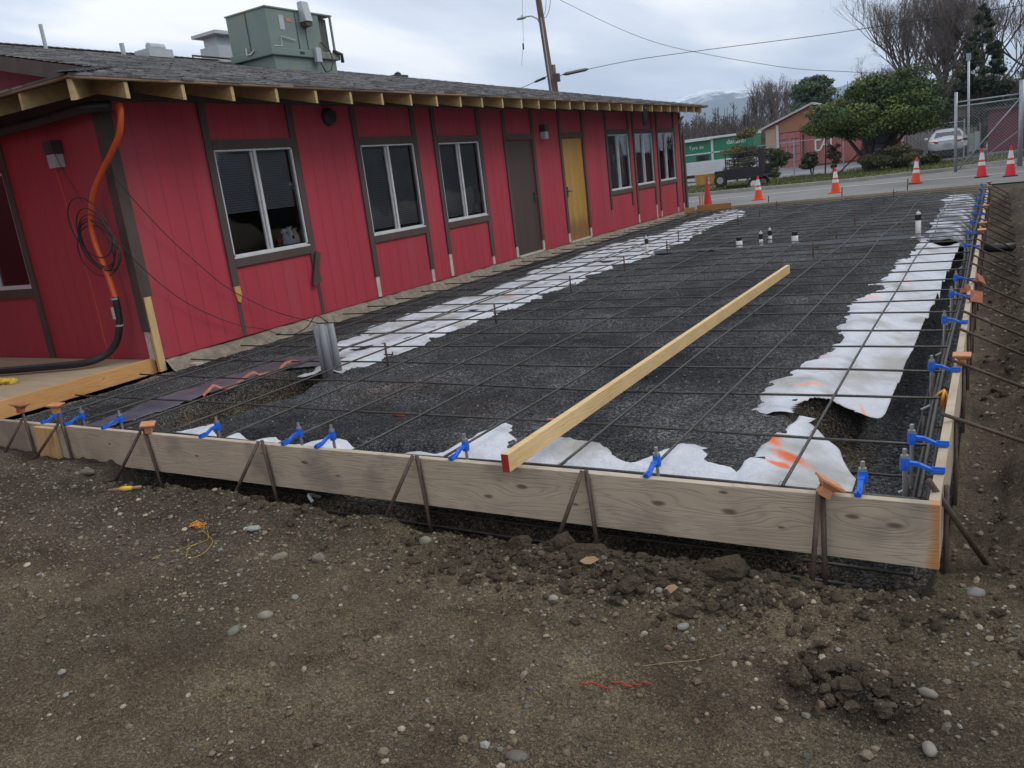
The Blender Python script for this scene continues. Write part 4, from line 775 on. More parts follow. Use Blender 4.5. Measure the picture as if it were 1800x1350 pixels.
# pipes
cd=thing('conduit_cluster',(-5.03,5.17,-.2),'cluster of grey plastic conduit stubs standing near the wall','conduits')
for (x_,y_,h) in ((-5.08,5.12,.29),(-5.00,5.10,.31),(-4.96,5.17,.30),(-5.06,5.20,.28)):
    MB().tube([(x_,y_,-.25),(x_-.01,y_,h)],.030,14).build('conduit',M['greypvc'],cd,smooth=True)
def stub(x,y,h,r_,capr,lab,tall=False):
    t_=thing('pipe_stub',(x,y,-.2),lab,'pipe','capped pipe stubs rising through the gravel')
    MB().tube([(x,y,-.25),(x,y,h-.07)],r_,14).build('pipe',M['pvc'],t_,smooth=True)
    mb=MB(); mb.lathe((x,y,h-.09),[(0,0),(capr,0),(capr,.08),(0,.08)],14); mb.build('rubber_cap',M['black'],t_)
    if tall: mb=MB(); mb.lathe((x,y,h-.01),[(0,0),(r_*.9,0),(r_*.8,.025),(.008,.035),(.008,.055),(0,.055)],12); mb.build('test_plug',M['pvc'],t_)
stub(-4.86,12.5,.16,.026,.029,'slim white pipe stub with black band rising from the left fabric strip',True)
stub(-3.53,13.1,.03,.05,.043,'short wide white pipe stub with black cap, left end of the row of four')
stub(-3.15,12.95,.07,.03,.032,'slim white pipe stub with black band, nearer of the close pair',True)
stub(-3.07,13.2,.09,.03,.032,'slim white pipe stub with black band, farther of the close pair',True)
stub(-2.66,13.04,.06,.05,.045,'short wide white pipe stub with black cap, right end of the row of four')
stub(-.93,12.65,.22,.036,.038,'tall white pipe stub with black band beside the right-hand fabric',True)
tag(MB().tube([(-.14,12.1,-.24),(.22,12.12,-.24)],.055,12).build('black_drain_pipe',M['black'],smooth=True),'black drain pipe poking out of the soil right of the slab','pipe')
tag(MB().tube(smoothpts([(-3.50,3.30,-.40),(-3.47,3.20,-.34),(-3.44,3.16,-.33),(-3.41,3.15,-.36)]),.011,8).build('white_pipe_elbow',M['pvc'],smooth=True),'white pipe elbow poking out below the front plank','pipe')
# ================= loose stones (far too many to count) and a few that stand out
def ico():
    t_=(1+5**.5)/2; v=np.array([(-1,t_,0),(1,t_,0),(-1,-t_,0),(1,-t_,0),(0,-1,t_),(0,1,t_),(0,-1,-t_),(0,1,-t_),(t_,0,-1),(t_,0,1),(-t_,0,-1),(-t_,0,1)],float); v/=np.linalg.norm(v[0])
    fs=[(0,11,5),(0,5,1),(0,1,7),(0,7,10),(0,10,11),(1,5,9),(5,11,4),(11,10,2),(10,7,6),(7,1,8),(3,9,4),(3,4,2),(3,2,6),(3,6,8),(3,8,9),(4,9,5),(2,4,11),(6,2,10),(8,6,7),(9,8,1)]
    vs=[tuple(a) for a in v]; cache={}; out=[]
    def mid(a,b):
        k=(min(a,b),max(a,b))
        if k not in cache: p=np.array(vs[a])+np.array(vs[b]); vs.append(tuple(p/np.linalg.norm(p))); cache[k]=len(vs)-1
        return cache[k]
    for a,b,c_ in fs: ab,bc,ca=mid(a,b),mid(b,c_),mid(c_,a); out+=[(a,ab,ca),(b,bc,ab),(c_,ca,bc),(ab,bc,ca)]
    return np.array(vs),np.array(out),v,np.array(fs)
IV,IF,IV0,IF0=ico()
def stones(name,P,S,m,cols,kind='stuff',big=False,flat=(.35,.75),jit=.16,sm=None):
    n=len(P); base,fb=(IV,IF) if big else (IV0,IF0)
    r_=np.random.default_rng(n); k=len(base)
    V=np.repeat(base[None],n,0)*(1+r_.uniform(-jit,jit,(n,k,1)))
    sc=np.stack([np.ones(n),r_.uniform(.55,.95,n),r_.uniform(*flat,n)],-1)*S[:,None]; V=V*sc[:,None]
    a=r_.uniform(0,6.28,n); ca,sa=np.cos(a),np.sin(a); b=r_.normal(0,.25,n); cb_,sb=np.cos(b),np.sin(b)
    x,y,z=V[...,0],V[...,1],V[...,2]; x,z=x*cb_[:,None]-z*sb[:,None],x*sb[:,None]+z*cb_[:,None]
    V=np.stack([x*ca[:,None]-y*sa[:,None],x*sa[:,None]+y*ca[:,None],z],-1)+P[:,None]
    F_=(fb[None]+(np.arange(n)*k)[:,None,None]).reshape(-1,3)
    return tag(npmesh(name,V.reshape(-1,3),F_,m,col=np.repeat(cols,k,0),smooth=big if sm is None else sm),None,None,kind=kind)
rs_=np.random.default_rng(21)
pal=np.array([(.24,.20,.15),(.17,.14,.10),(.28,.245,.19),(.20,.16,.11),(.15,.14,.125),(.40,.36,.30),(.13,.10,.075),(.24,.25,.25),(.18,.125,.09),(.21,.175,.13)])
def scatter(n,x0,x1,y0,y1,smin,smax,dens=None,pw=3.2):
    x=rs_.uniform(x0,x1,n); y=rs_.uniform(y0,y1,n)
    if dens is not None: kp=rs_.random(n)<dens(x,y); x,y=x[kp],y[kp]
    n=len(x); s_=smin+(smax-smin)*rs_.random(n)**pw; return x,y,s_
def dn(x,y):
    d=.34+1.9*np.clip(fbm(x*1.4+9,y*1.8,4)+.05,0,1)+.45*np.exp(-((y-2.6)/.3)**2)*(x>-2.8)+1.0*((x<-2.8)&(y>2.0))
    return np.clip(d,0,1)
px_,py_,sz_=[],[],[]
for (n,a) in ((60000,(-6.6,.5,1.1,3.0,.0014,.0045)),(9000,(-6.6,.5,1.1,3.0,.004,.012)),(3400,(-6.0,.5,1.3,2.95,.006,.020))):
    x,y,s_=scatter(n,*a,dens=dn); px_.append(x); py_.append(y); sz_.append(s_)
x,y,s_=scatter(3800,-.12,1.4,3.05,12,.004,.022); px_.append(x); py_.append(y); sz_.append(s_)
x,y,s_=scatter(1800,-.12,3.0,9,23,.008,.03); px_.append(x); py_.append(y); sz_.append(s_)
x=rs_.normal(-.9,.5,700); y=rs_.normal(2.72,.16,700); s_=.004+.013*rs_.random(700)**2.5; kk=(y<3.0)&(x<.6); px_.append(x[kk]); py_.append(y[kk]); sz_.append(s_[kk])
x,y,s_=map(np.concatenate,(px_,py_,sz_)); z=gz(x,y)
ci=pal[rs_.integers(0,len(pal),len(x))]*rs_.uniform(.55,1.35,(len(x),1)); small=(s_<.006)[:,None]; ci=np.where(small,ci*.85,ci*1.05)*np.array([1.06,1.0,.88])
stones('pebbles',np.stack([x,y,z+s_*.15],-1),s_,M['stone'],ci)
x=rs_.uniform(-.95,-.2,2600); y=rs_.uniform(3.2,9,2600); s_=.005+.014*rs_.random(2600)**2
z=bedz(x,y); stones('trench_gravel',np.stack([x,y,z+s_*.2],-1),s_,M['stone'],np.array([(.07,.072,.075)])*rs_.uniform(.4,2.4,(2600,1)))
n=64000; x=rs_.uniform(-7.1,-.95,n); y=3.35+8.5*rs_.random(n)**1.5; s_=.003+.0065*rs_.random(n)**2; z=bedz(x,y)
sheetd=(dr(x,y)<0)|(dl(x,y)<0)|((y<4.0)&((df(x,y)<.02)&(x>-2.9)|(dl0(x,y)<.02)&(x<-3.2)&(x>-5.1))); pitm=(((x+5.24)/.46)**2+((y-4.42)/.94)**2<1); kk=~sheetd&~pitm&(rs_.random(n)<np.clip(.55+1.6*fbm(x*2,y*2,3),.08,1)); x,y,s_,z=x[kk],y[kk],s_[kk],z[kk]; n=len(x)
br=rs_.random(n); br=np.where(br>.93,rs_.uniform(2.5,5.5,n),rs_.uniform(.35,1.5,n))[:,None]
stones('bed_gravel',np.stack([x,y,z+s_*.3],-1),s_,M['stone'],np.array([(.080,.083,.086)])*br,flat=(.5,.9))
# lumps of soil
n=1500; x=np.concatenate([rs_.normal(-1.25,.55,n),rs_.normal(-.38,.10,260),rs_.uniform(-5,-.2,500),rs_.uniform(-.05,.9,700)]); y=np.concatenate([rs_.normal(2.78,.13,n),rs_.normal(2.31,.06,260),rs_.normal(2.9,.07,500),rs_.uniform(3.1,12,700)])
kk=(y<3.02)|(x>-.1); x,y=x[kk],y[kk]; s_=.004+.026*rs_.random(len(x))**3.6; z=gz(x,y)
dkc=np.where((np.hypot((x+.38)/1.4,y-2.31)<.2)[:,None],np.array([[.55,.48,.5]]),np.array([[1.,1,1]]))
stones('soil_clods',np.stack([x,y,z+s_*.25],-1),s_,M['clod'],dkc*rs_.uniform(.7,1.2,(len(x),1)),big=True,flat=(.4,.75),jit=.3,sm=False)
def lump(mb,x,y,z,a,b,h,rot,seed):
    r_=np.random.default_rng(seed); ca,sa=math.cos(rot),math.sin(rot); P=[]
    for v in IV: 
        q=1+.45*float(fbm(np.array([v[0]*2.2+seed]),np.array([v[1]*2.2+v[2]*1.7+seed]),3)[0])+r_.uniform(-.05,.05); P.append((x+(v[0]*a*ca-v[1]*b*sa)*q,y+(v[0]*a*sa+v[1]*b*ca)*q,z+v[2]*h*q))
    return mb.add(P,[tuple(f_) for f_ in IF])
def stone1(name,x,y,a,b,h,c,lab,cat='stone',m='stone',seed=1,rot=0,amp=.10,grp=None,seg=14):
    z=float(gz(np.array([x]),np.array([y]))[0]); mb=MB(); mb.cur=c
    if m=='clod': lump(mb,x,y,z+h*.3,a,b,h,rot,seed); o=mb.build(name,M[m],smooth=False); sb=o.modifiers.new('s','SUBSURF'); sb.subdivision_type='SIMPLE'; sb.levels=2; sb.render_levels=2; tx=bpy.data.textures.get('clod_relief') or bpy.data.textures.new('clod_relief','CLOUDS'); tx.noise_scale=.018; dm=o.modifiers.new('d','DISPLACE'); dm.texture=tx; dm.strength=.016; return tag(o,lab,cat,grp)
    mb.blob((x,y,z+h*.35),a,b,h,seed,amp,seg,rot); return tag(mb.build(name,M[m],smooth=True),lab,cat,grp)
sg='stones lying on the bare soil'
k_=.957
stone1('stone',-2.59,2.02,.034,.024,.02,(.30,.27,.20),'tan oval stone on bare soil left of centre, below the yellow string',seed=3,rot=.6,grp=sg)
stone1('stone',-2.62,1.88,.024,.036,.018,(.22,.21,.16),'flat olive-grey stone standing nearest below the tan oval stone',seed=5,rot=.2,grp=sg)
stone1('stone',-2.95,2.45,.045,.022,.022,(.28,.245,.17),'angular tan stone leaning in the soil in front of the third gap',seed=7,rot=1.2,grp=sg,amp=.2,seg=9)
stone1('stone',-2.74,2.50,.036,.03,.024,(.22,.195,.15),'large brown-grey stone left of the middle of the plank',seed=9,rot=.3,grp=sg,amp=.16)
stone1('stone',-2.33,2.81,.036,.026,.026,(.27,.25,.18),'round tan stone in front of the middle of the plank',seed=11,rot=.1,grp=sg)
stone1('stone',-3.37,2.67,.05,.028,.014,(.38,.40,.36),'pale flat stone near the yellow string tangle',seed=13,rot=.4,grp=sg,amp=.22,seg=8)
stone1('stone',-1.96,2.93,.035,.02,.034,(.36,.38,.40),'white pointed rock chip by the trench edge',seed=15,rot=.4,grp=sg,amp=.3,seg=6)
stone1('stone',-.14,2.37,.028,.017,.014,(.27,.24,.19),'smooth tan stone right of the dark soil heap',seed=17,rot=-.3,grp=sg)
stone1('stone',-.12,2.12,.018,.03,.014,(.30,.27,.22),'pale stone at the bottom right below the dark heap',seed=19,rot=.3,grp=sg)
stone1('stone',-1.17,1.67,.035,.022,.014,(.18,.15,.12),'brown stone half buried at the bottom edge of the picture',seed=21,rot=.2,grp=sg)
stone1('stone',-1.49,2.53,.022,.018,.016,(.36,.33,.28),'light round stone among the gravel below the big dirt lump',seed=23,grp=sg)
stone1('stone',-.95,2.52,.026,.017,.013,(.32,.30,.26),'light grey stone in front of the right dirt lump',seed=25,rot=.9,grp=sg)
stone1('stone',-.56,2.98,.04,.022,.024,(.26,.25,.23),'grey rock beside the foot of the last front stake',seed=27,rot=.2,grp=sg,amp=.2,seg=9)
stone1('stone',-.03,3.02,.034,.024,.022,(.27,.25,.23),'grey stone just outside the near right corner of the form',seed=29,rot=.7,grp=sg)
stone1('stone',-5.2,2.90,.07,.035,.022,(.17,.145,.11),'long brown stone near the second front stake',seed=31,rot=.1,grp=sg,amp=.18)
cg='big lumps of soil before the front plank'
stone1('soil_lump',-1.50,2.87,.12,.06,.04,(1.05,1,.95),'big cracked dirt lump against the trench right of centre',cat='dirt lump',m='clod',seed=41,rot=.1,amp=.2,grp=cg,seg=18)
stone1('soil_lump',-.88,2.84,.085,.06,.055,(.95,.92,.9),'big round dirt lump farthest right before the plank',cat='dirt lump',m='clod',seed=43,rot=.4,amp=.2,grp=cg,seg=18)
stone1('soil_lump',-1.84,2.88,.06,.04,.045,(1.1,1.02,.95),'small round dirt lump left of the big cracked lump',cat='dirt lump',m='clod',seed=45,rot=.4,amp=.2,grp=cg,seg=14)
stone1('soil_lump',-1.62,2.90,.06,.045,.04,(.9,.85,.8),'dirt lump touching the left side of the big cracked lump',cat='dirt lump',m='clod',seed=47,rot=1,amp=.22,grp=cg,seg=14)
stone1('soil_lump',-1.21,2.68,.06,.045,.03,(.72,.68,.66),'dark crumbly dirt lump nearer the camera than the others',cat='dirt lump',m='clod',seed=49,rot=1,amp=.25,grp=cg,seg=14)
stone1('soil_lump',-.50,2.28,.04,.03,.022,(.6,.52,.53),'dark lump at the left of the moist soil heap',cat='dirt lump',m='clod',seed=51,rot=.3,amp=.25,grp=cg,seg=14)
stone1('soil_lump',-.42,2.38,.05,.022,.02,(.62,.54,.55),'dark flat lump on top of the moist soil heap',cat='dirt lump',m='clod',seed=53,rot=.3,amp=.25,grp=cg,seg=14)
def gz1(x,y): return float(gz(np.array([x]),np.array([y]))[0])
t_=thing('string_spool',(-4.65,2.80,gz1(-4.65,2.80)),'short stick wound with yellow string lying on the soil at left','string'); zz_=gz1(-4.65,2.80)+.018
MB().tube([(-4.74,2.75,zz_),(-4.56,2.85,zz_)],.010,8).build('stick',M['leafbrown'],t_,smooth=True)
MB().tube([(-4.68,2.783,zz_),(-4.65,2.80,zz_),(-4.61,2.822,zz_)],[.013,.017,.013],10).build('wound_string',M['ystring'],t_,smooth=True)
def strand(P,r_): return MB().tube(smoothpts([(x,y,gz1(x,y)+.006) for x,y in P],4),r_,4)
mb=MB(); rq=random.Random(8)
for q in range(7):
    x,y=-3.73,2.60; P_=[]
    for k in range(7): P_.append((x+rq.uniform(-.05,.05),y+rq.uniform(-.035,.035),gz1(x,y)+rq.uniform(.004,.025)))
    mb.tube(smoothpts(P_,4),.0014,4)
tg=mb.build('string_tangle',M['ostring'],smooth=True); tag(tg,'tangle of orange and yellow string on the soil left of centre','string')
for P_ in ([(-3.66,2.60),(-3.55,2.52),(-3.5,2.45),(-3.52,2.38),(-3.45,2.30)],[(-3.65,2.56),(-3.5,2.5),(-3.42,2.44),(-3.39,2.36),(-3.40,2.30)],[(-3.5,2.42),(-3.6,2.34),(-3.63,2.24)]): strand(P_,.0009).build('string_end',M['ystring'],tg)
mb=MB(); rq=random.Random(2)
for k in range(9):
    t2=k/8; x,y=-1.14+.19*t2,2.07+.06*t2+.012*math.sin(k*1.7); mb.tube([(x-.014,y+rq.uniform(-.006,.006),gz1(x,y)+.007),(x+.016,y+rq.uniform(-.008,.008),gz1(x,y)+.009)],.0035,5)
tag(mb.build('red_scrap',M['brick']),'thin red stringy scrap on the bare soil right of centre','scrap')
tag(strand([(-.99,2.23),(-.92,2.28),(-.84,2.33),(-.77,2.39)],.0013).build('straw',M['leafbrown']),'long thin straw above the red scrap','straw')
for (x,y,s_,lb) in ((-1.43,2.76,.045,'dry tan leaf lying under the big cracked dirt lump'),(-1.05,2.68,.03,'small pinkish dry leaf between the dirt lumps')):
    mb=MB(); z=gz1(x,y)+.02; P_=[(x-s_,y-.006,z-.006),(x-.4*s_,y-.014,z-.012),(x+.3*s_,y-.018,z-.006),(x+s_,y+.006,z+.01),(x+.3*s_,y+.02,z+.012),(x-.5*s_,y+.016,z+.006)]
    mb.add(P_,[(0,1,5),(1,2,4,5),(2,3,4)]); tag(mb.build('dry_leaf',M['leafbrown']),lb,'leaf')
for (x,y,a,lb) in ((-2.30,4.15,.3,'pink-orange scrap on the dark gravel left of the long timber'),(-3.46,4.1,.1,'reddish scrap on the gravel toward the front middle')):
    tag(MB().blob((x,y,float(bedz(np.array([x]),np.array([y]))[0])+.008),.055,.018,.009,3,.3,9,-a).build('brick_scrap',M['pinkedge'] if a==.3 else M['brick']),lb,'scrap')
# unseen block added on the left to shade the end wall
nb=thing('shade_block',(-14,-1,-.3),'plain dark block added out of view to shade the end wall','building')
MB().box(-19,-7.7,-9,1.8,-.4,4.9).build('wall',M['siding2'],nb); MB().box(-19.3,-7.5,-9.4,2.0,4.9,5.05).build('roof',M['soffit'],nb)
# ================= road, kerb, grass, lot beyond the slab
def strip(name,pts_near,pts_far,dz,m,n=1):
    xs_=np.linspace(0,1,60); a=np.array(pts_near,float); b=np.array(pts_far,float)
    ax=np.interp(xs_,np.linspace(0,1,len(a)),a[:,0]); ay=np.interp(ax,a[:,0],a[:,1]); bx_=np.interp(xs_,np.linspace(0,1,len(b)),b[:,0]); by_=np.interp(bx_,b[:,0],b[:,1])
    V=[];K_=12
    for i in range(60):
        for j in range(K_+1):
            t2=j/K_; x=ax[i]*(1-t2)+bx_[i]*t2; y=ay[i]*(1-t2)+by_[i]*t2; V.append((x,y,gz1(x,y)+dz))
    F_=[(i*(K_+1)+j,(i+1)*(K_+1)+j,(i+1)*(K_+1)+j+1,i*(K_+1)+j+1) for i in range(59) for j in range(K_)]
    return tag(npmesh(name,V,F_,m),None,None,kind='structure')
kn=[(-40,33.2),(-9.7,32.5),(-4.4,32.0),(-1.34,33.2),(.83,35.6),(3,38.5),(8,45)]
strip('road',[(-40,24.6),(8,24.6)],kn,.03,M['asphalt'])
strip('road_line',[(-40,28.35),(-9.3,28.5),(-4.1,28.9),(0,28.2),(8,27.9)],[(-40,28.5),(-9.3,28.65),(-4.1,29.05),(0,28.35),(8,28.05)],.05,M['paint'])
mb=MB(); kk2=[(x,y) for x,y in zip(np.interp(np.linspace(0,1,50),np.linspace(0,1,7),[p[0] for p in kn]),[0]*50)]
kp=[(x,float(np.interp(x,[p[0] for p in kn],[p[1] for p in kn]))) for x,_ in kk2]
for a,b in zip(kp,kp[1:]):
    if b[0]-a[0]<.01: continue
    za,zb=gz1(*a),gz1(*b); mb.add([(a[0],a[1],za-.05),(b[0],b[1],zb-.05),(b[0],b[1]+.28,zb-.05),(a[0],a[1]+.28,za-.05),(a[0],a[1]+.02,za+.15),(b[0],b[1]+.02,zb+.15),(b[0],b[1]+.28,zb+.15),(a[0],a[1]+.28,za+.15)],[(3,2,1,0),(4,5,6,7),(0,1,5,4),(1,2,6,5),(2,3,7,6),(3,0,4,7)])
tag(mb.build('kerb',M['concrete']),None,None,kind='structure')
gf=[(-40,41),(-14,41.2),(-9.5,41),(-6.7,40.6),(-5,42),(-1.6,41.8),(3,43),(8,48)]
strip('verge',[(p[0],p[1]+.28) for p in kn],gf,.13,M['grass'])
strip('parking_lot',[(p[0],p[1]-.05) for p in gf],[(-40,75),(12,75)],.07,M['lot'])
# grass blades on the verge
n=26000; x=rs_.uniform(-16,2,n); y0_=np.interp(x,[p[0] for p in kn],[p[1] for p in kn])+.35; y1_=np.interp(x,[p[0] for p in gf],[p[1] for p in gf]); y=y0_+(y1_-y0_)*rs_.random(n)
kk=rs_.random(n)<np.clip(.55+1.4*fbm(x*.8,y*.6,3),.1,1); x,y=x[kk],y[kk]; n=len(x); z=gz(x,y)+.13; h=rs_.uniform(.04,.13,n); a=rs_.uniform(0,6.28,n); wd=.018
V=np.stack([np.stack([x-wd*np.cos(a),y-wd*np.sin(a),z],-1),np.stack([x+wd*np.cos(a),y+wd*np.sin(a),z],-1),np.stack([x+rs_.normal(0,.03,n),y+rs_.normal(0,.03,n),z+h],-1)],1).reshape(-1,3)
gc=np.where((rs_.random(n)<.3)[:,None],np.array([[.20,.17,.08]]),np.array([[.10,.13,.038]]))*rs_.uniform(.6,1.4,(n,1))
tag(npmesh('grass_blades',V,np.arange(3*n).reshape(-1,3),M['leaf'],col=np.repeat(gc,3,0),smooth=False),None,None,kind='stuff')
# ================= traffic cones
def cone(x,y,h,body,bands,base,lab,lean=(0,0)):
    z=gz1(x,y)+.03; t_=thing('traffic_cone',(x,y,z),lab,'traffic cone','traffic cones standing on the road beyond the slab'); r_=lambda q:.135-.108*q
    segs=[(0,.40),(.40,.53),(.53,.60),(.60,.86),(.86,1)] if bands else [(0,1)]
    H=h-.03
    mb=MB(); mb.box(x-.18,x+.18,y-.18,y+.18,z,z+.03); mb.build('base',M[base],t_,bevel=.01)
    for i,(a,b) in enumerate(segs):
        mb=MB(); e_=.003 if i in (1,3) else 0
        mb.lathe((x,y,z+.03),[(0,a*H),(r_(a)+e_,a*H),(r_(b)+e_,b*H)]+([(0,b*H)] if b<1 else [(.02,b*H+.01),(0,b*H+.01)]),20)
        mb.build(['cone_body','reflective_band','cone_body','reflective_band','cone_tip'][i] if bands else 'cone_body',M['band'] if i in (1,3) else (M['conered'] if (bands and i in (2,4)) else M[body]),t_,smooth=False)
    t_.rotation_euler=(lean[0],lean[1],0)
cone(-7.85,25.7,.80,'coneold',False,'coneold','plain faded red cone nearest the end of the red building')
cone(-6.43,26.35,.72,'conecol',True,'conecol','orange banded cone in front of the black trailer wheel')
cone(-4.16,26.35,.72,'conecol',True,'conecol','orange banded cone in front of the red container')
cone(-2.09,27.4,.74,'conecol',True,'black','orange banded cone in front of the low bush',(0,.03))
cone(-.40,27.6,.80,'conered',True,'black','orange banded cone left of the last one, above the end of the right board')
cone(.30,26.8,.80,'conered',True,'black','orange banded cone farthest right at the picture edge')
# road-side oddments: small stakes beyond the far form
for i,(x,y) in enumerate(((-5.2,22.3),(-3.4,22.4),(-1.9,22.4))):
    tag(MB().tube([(x,y,-.3),(x+.02,y,.12+.05*i)],.012,6).build('far_pin',M['stake']),'short dark pin just beyond the far end of the slab, %s from left'%ORD[i],'steel pin','pins beyond the far board')
# ================= chain link gate
def linkmesh(mb,o,ux,w_,h,cell=.06,r_=.0022):
    o=Vector(o); ux=Vector(ux)
    k=-h
    while k<w_:
        for sgn in (0,1):
            a0=max(k,0); a1=min(k+h,w_); 
            za,zb=(a0-k,a1-k); 
            if sgn: za,zb=h-za,h-zb
            if a1>a0: 
                p=o+ux*a0+Vector((0,0,za)); q=o+ux*a1+Vector((0,0,zb)); mb.tube([p,q],r_,3,cap=False)
        k+=cell*1.414
gt=thing('chain_link_gate',(-.3,32.3,-.1),'grey chain link gate with diagonal brace on the road beyond the cones','gate'); gz0=gz1(-.3,32.3)
GY=32.2
for x,h,r_ in ((-1.24,2.62,.05),(.62,2.72,.075)): MB().tube([(x,GY,gz0),(x-.02,GY,gz0+h)],r_,10).build('gate_post',M['galvpost'],gt,smooth=True)
for z_,nm in ((2.30,'rail'),(2.16,'rail'),(.12,'rail')): MB().tube([(-1.22,GY,gz0+z_),(.60,GY,gz0+z_)],.022,8).build(nm,M['galvpost'],gt,smooth=True)
MB().tube([(-1.12,GY-.03,gz0+.14),(.55,GY-.03,gz0+2.15)],.022,8).build('diagonal_brace',M['galvpost'],gt,smooth=True)
MB().tube([(-.25,GY+.05,gz0+.55),(.6,GY+.05,gz0+1.2)],.012,6).build('thin_brace',M['galvpost'],gt,smooth=True)
mb=MB(); linkmesh(mb,(-1.2,GY+.02,gz0+.12),(1,0,0),1.8,2.04,.07,.0028); mb.build('wire_mesh',M['galvpost'],gt)
fnc=thing('chain_link_fence',(-7,45,-.3),'low chain link fence with thin posts in front of the red container','fence')
for x in (-12.2,-9.1,-6.7,-3.9,-1.4): MB().tube([(x,45,gz1(x,45)),(x,45,gz1(x,45)+1.85)],.03,6).build('fence_post',M['galvpost'],fnc)
MB().tube([(-12.2,45,1.5),(-1.4,45,1.5)],.018,6).build('top_rail',M['galvpost'],fnc)
MB().tube([(-12.2,45,-.2),(-1.4,45,-.2)],.012,6).build('bottom_rail',M['galvpost'],fnc)
mb=MB(); linkmesh(mb,(-12.2,45.02,-.2),(1,0,0),10.8,1.7,.14,.003); mb.build('wire_mesh',M['galvpost'],fnc)
tag(MB().tube([(-7.0,41.5,gz1(-7,41.5)),(-6.93,41.5,1.65)],.035,6).build('thin_post',M['stake']),'thin dark post standing before the container lettering','post')
tag(MB().tube([(-6.0,38.5,gz1(-6,38.5)+.1),(-4.8,38.8,1.0)],.03,6).build('leaning_pole',M['stake']),'dark pole leaning diagonally between the container and the shrub','pole')
# service mast with meter box
ms=thing('service_mast',(-1.1,40.2,-.25),'pale service pole with grey meter boxes behind the gate','pole')
MB().tube([(-1.08,40.2,-.3),(-1.14,40.2,4.1)],.045,8).build('mast',M['alu'],ms,smooth=True)
MB().tube([(-1.14,40.2,3.85),(-1.14,40.2,4.12)],.085,8).build('weatherhead',M['galvpost'],ms)
MB().box(-1.06,-.88,39.95,40.1,.22,.95).build('meter_box',M['galvpost'],ms); MB().box(-.86,-.68,39.95,40.1,.26,1.0).build('breaker_box',M['acgrey'],ms)
mb=MB(); mb.lathe((-1.20,39.93,.80),[(0,0),(.10,0),(.10,.02),(0,.02)],14,'y'); mb.box(-1.28,-1.12,39.93,39.95,.5,.8); mb.build('notice',M['band'],ms)
MB().tube([(-.66,40.2,-.3),(-.68,40.2,1.35)],.035,6).build('support_post',M['oldwood'],ms)
# maroon building to the right
mr=thing('maroon_building',(4.3,46,-.25),'low maroon walled building behind the gate at the right edge','building')
MB().box(-.45,8.5,46,54,-.35,1.85).build('wall',M['maroon'],mr); MB().box(-.6,8.7,45.8,54.2,1.85,1.95).build('roof',M['fascia'],mr)
MB().box(-.45,8.5,45.93,45.99,-.35,-.08).build('plinth',M['concrete'],mr)
bf=thing('board_fence',(-2.9,52,-.3),'weathered grey board fence behind the silver car','fence')
for i in range(20): MB().box(-4.4+i*.17,-4.25+i*.17,52,52.03,-.35,1.15+.04*math.sin(i*2.3)).build('fence_board',M['oldwood'],bf)
# ================= container with lettering
ct=thing('shipping_container',(-8.7,63,-.34),'faded red shipping container with white letters behind the shrub','container'); CX0,CX1,CY0=-11.95,-5.6,62.0
mb=MB(); nC=46; zb_,zt_=-.12,2.30
Vc=[];
for i in range(nC*4+1):
    x=CX0+.1+(CX1-CX0-.2)*i/(nC*4); ph=i%4; y=CY0+(.0 if ph in (1,2) else .045); Vc.append((x,y))
vs_=[(x,y,zb_) for x,y in Vc]+[(x,y,zt_) for x,y in Vc]; nn=len(Vc); mb.add(vs_,[(i,i+1,nn+i+1,nn+i) for i in range(nn-1)])
mb.box(CX0+.05,CX1-.05,CY0+.1,CY0+2.4,zb_,zt_); mb.build('corrugated_side',M['container'],ct)
mb=MB(); mb.box(CX0,CX1,CY0-.03,CY0+.1,zb_-.14,zb_); mb.box(CX0,CX1,CY0-.03,CY0+.1,zt_,zt_+.12); mb.box(CX0,CX0+.14,CY0-.04,CY0+2.45,zb_,zt_); mb.box(CX1-.14,CX1,CY0-.04,CY0+.1,zb_,zt_); mb.build('frame',M['maroon'],ct)
dr2=MB().box(CX0-1.42,CX0-.02,CY0-.35,CY0-.29,-.12,2.25).build('door',M['container'],ct)
mb=MB()
for z_ in (.2,.72,1.24,1.76): mb.box(CX0-1.3,CX0-.85,CY0-.38,CY0-.352,z_,z_+.05); mb.box(CX0-.7,CX0-.12,CY0-.38,CY0-.352,z_,z_+.05)
mb.box(CX0-1.44,CX0-1.40,CY0-.37,CY0-.28,-.12,2.27); mb.box(CX0-.06,CX0-.02,CY0-.37,CY0-.352,-.12,2.25); mb.box(CX0-1.44,CX0,CY0-.37,CY0-.351,2.2,2.27); mb.build('door_ribs',M['maroon'],dr2)
for x_ in (CX0-1.0,CX0-.45): MB().tube([(x_,CY0-.40,-.1),(x_,CY0-.40,2.2)],.02,6).build('lock_rod',M['galvpost'],dr2)
def text(s_,loc,size,m,parent,rot=(math.pi/2,0,0),ext=.004,sx=1):
    cu=bpy.data.curves.new('lettering','FONT'); cu.body=s_; cu.size=size; cu.extrude=ext; cu.resolution_u=3
    o=bpy.data.objects.new('lettering_tmp',cu); C.objects.link(o); dg=bpy.context.evaluated_depsgraph_get(); me=bpy.data.meshes.new_from_object(o.evaluated_get(dg)); bpy.data.objects.remove(o)
    me.materials.clear(); me.materials.append(M[m]); q=bpy.data.objects.new('lettering',me); C.objects.link(q); q.parent=parent; q.location=Vector(loc)-OFF[parent.name]; q.rotation_euler=rot; q.scale=(sx,1,1); return q
mb=MB()   # the letters C A I built as thick strokes
z0_,z1_=.80,1.50; xl=-11.05
def bar(p,q,w_=.16): mb.beam((p[0],CY0-.045,p[1]),(q[0],CY0-.045,q[1]),w_,.012,(0,1,0))
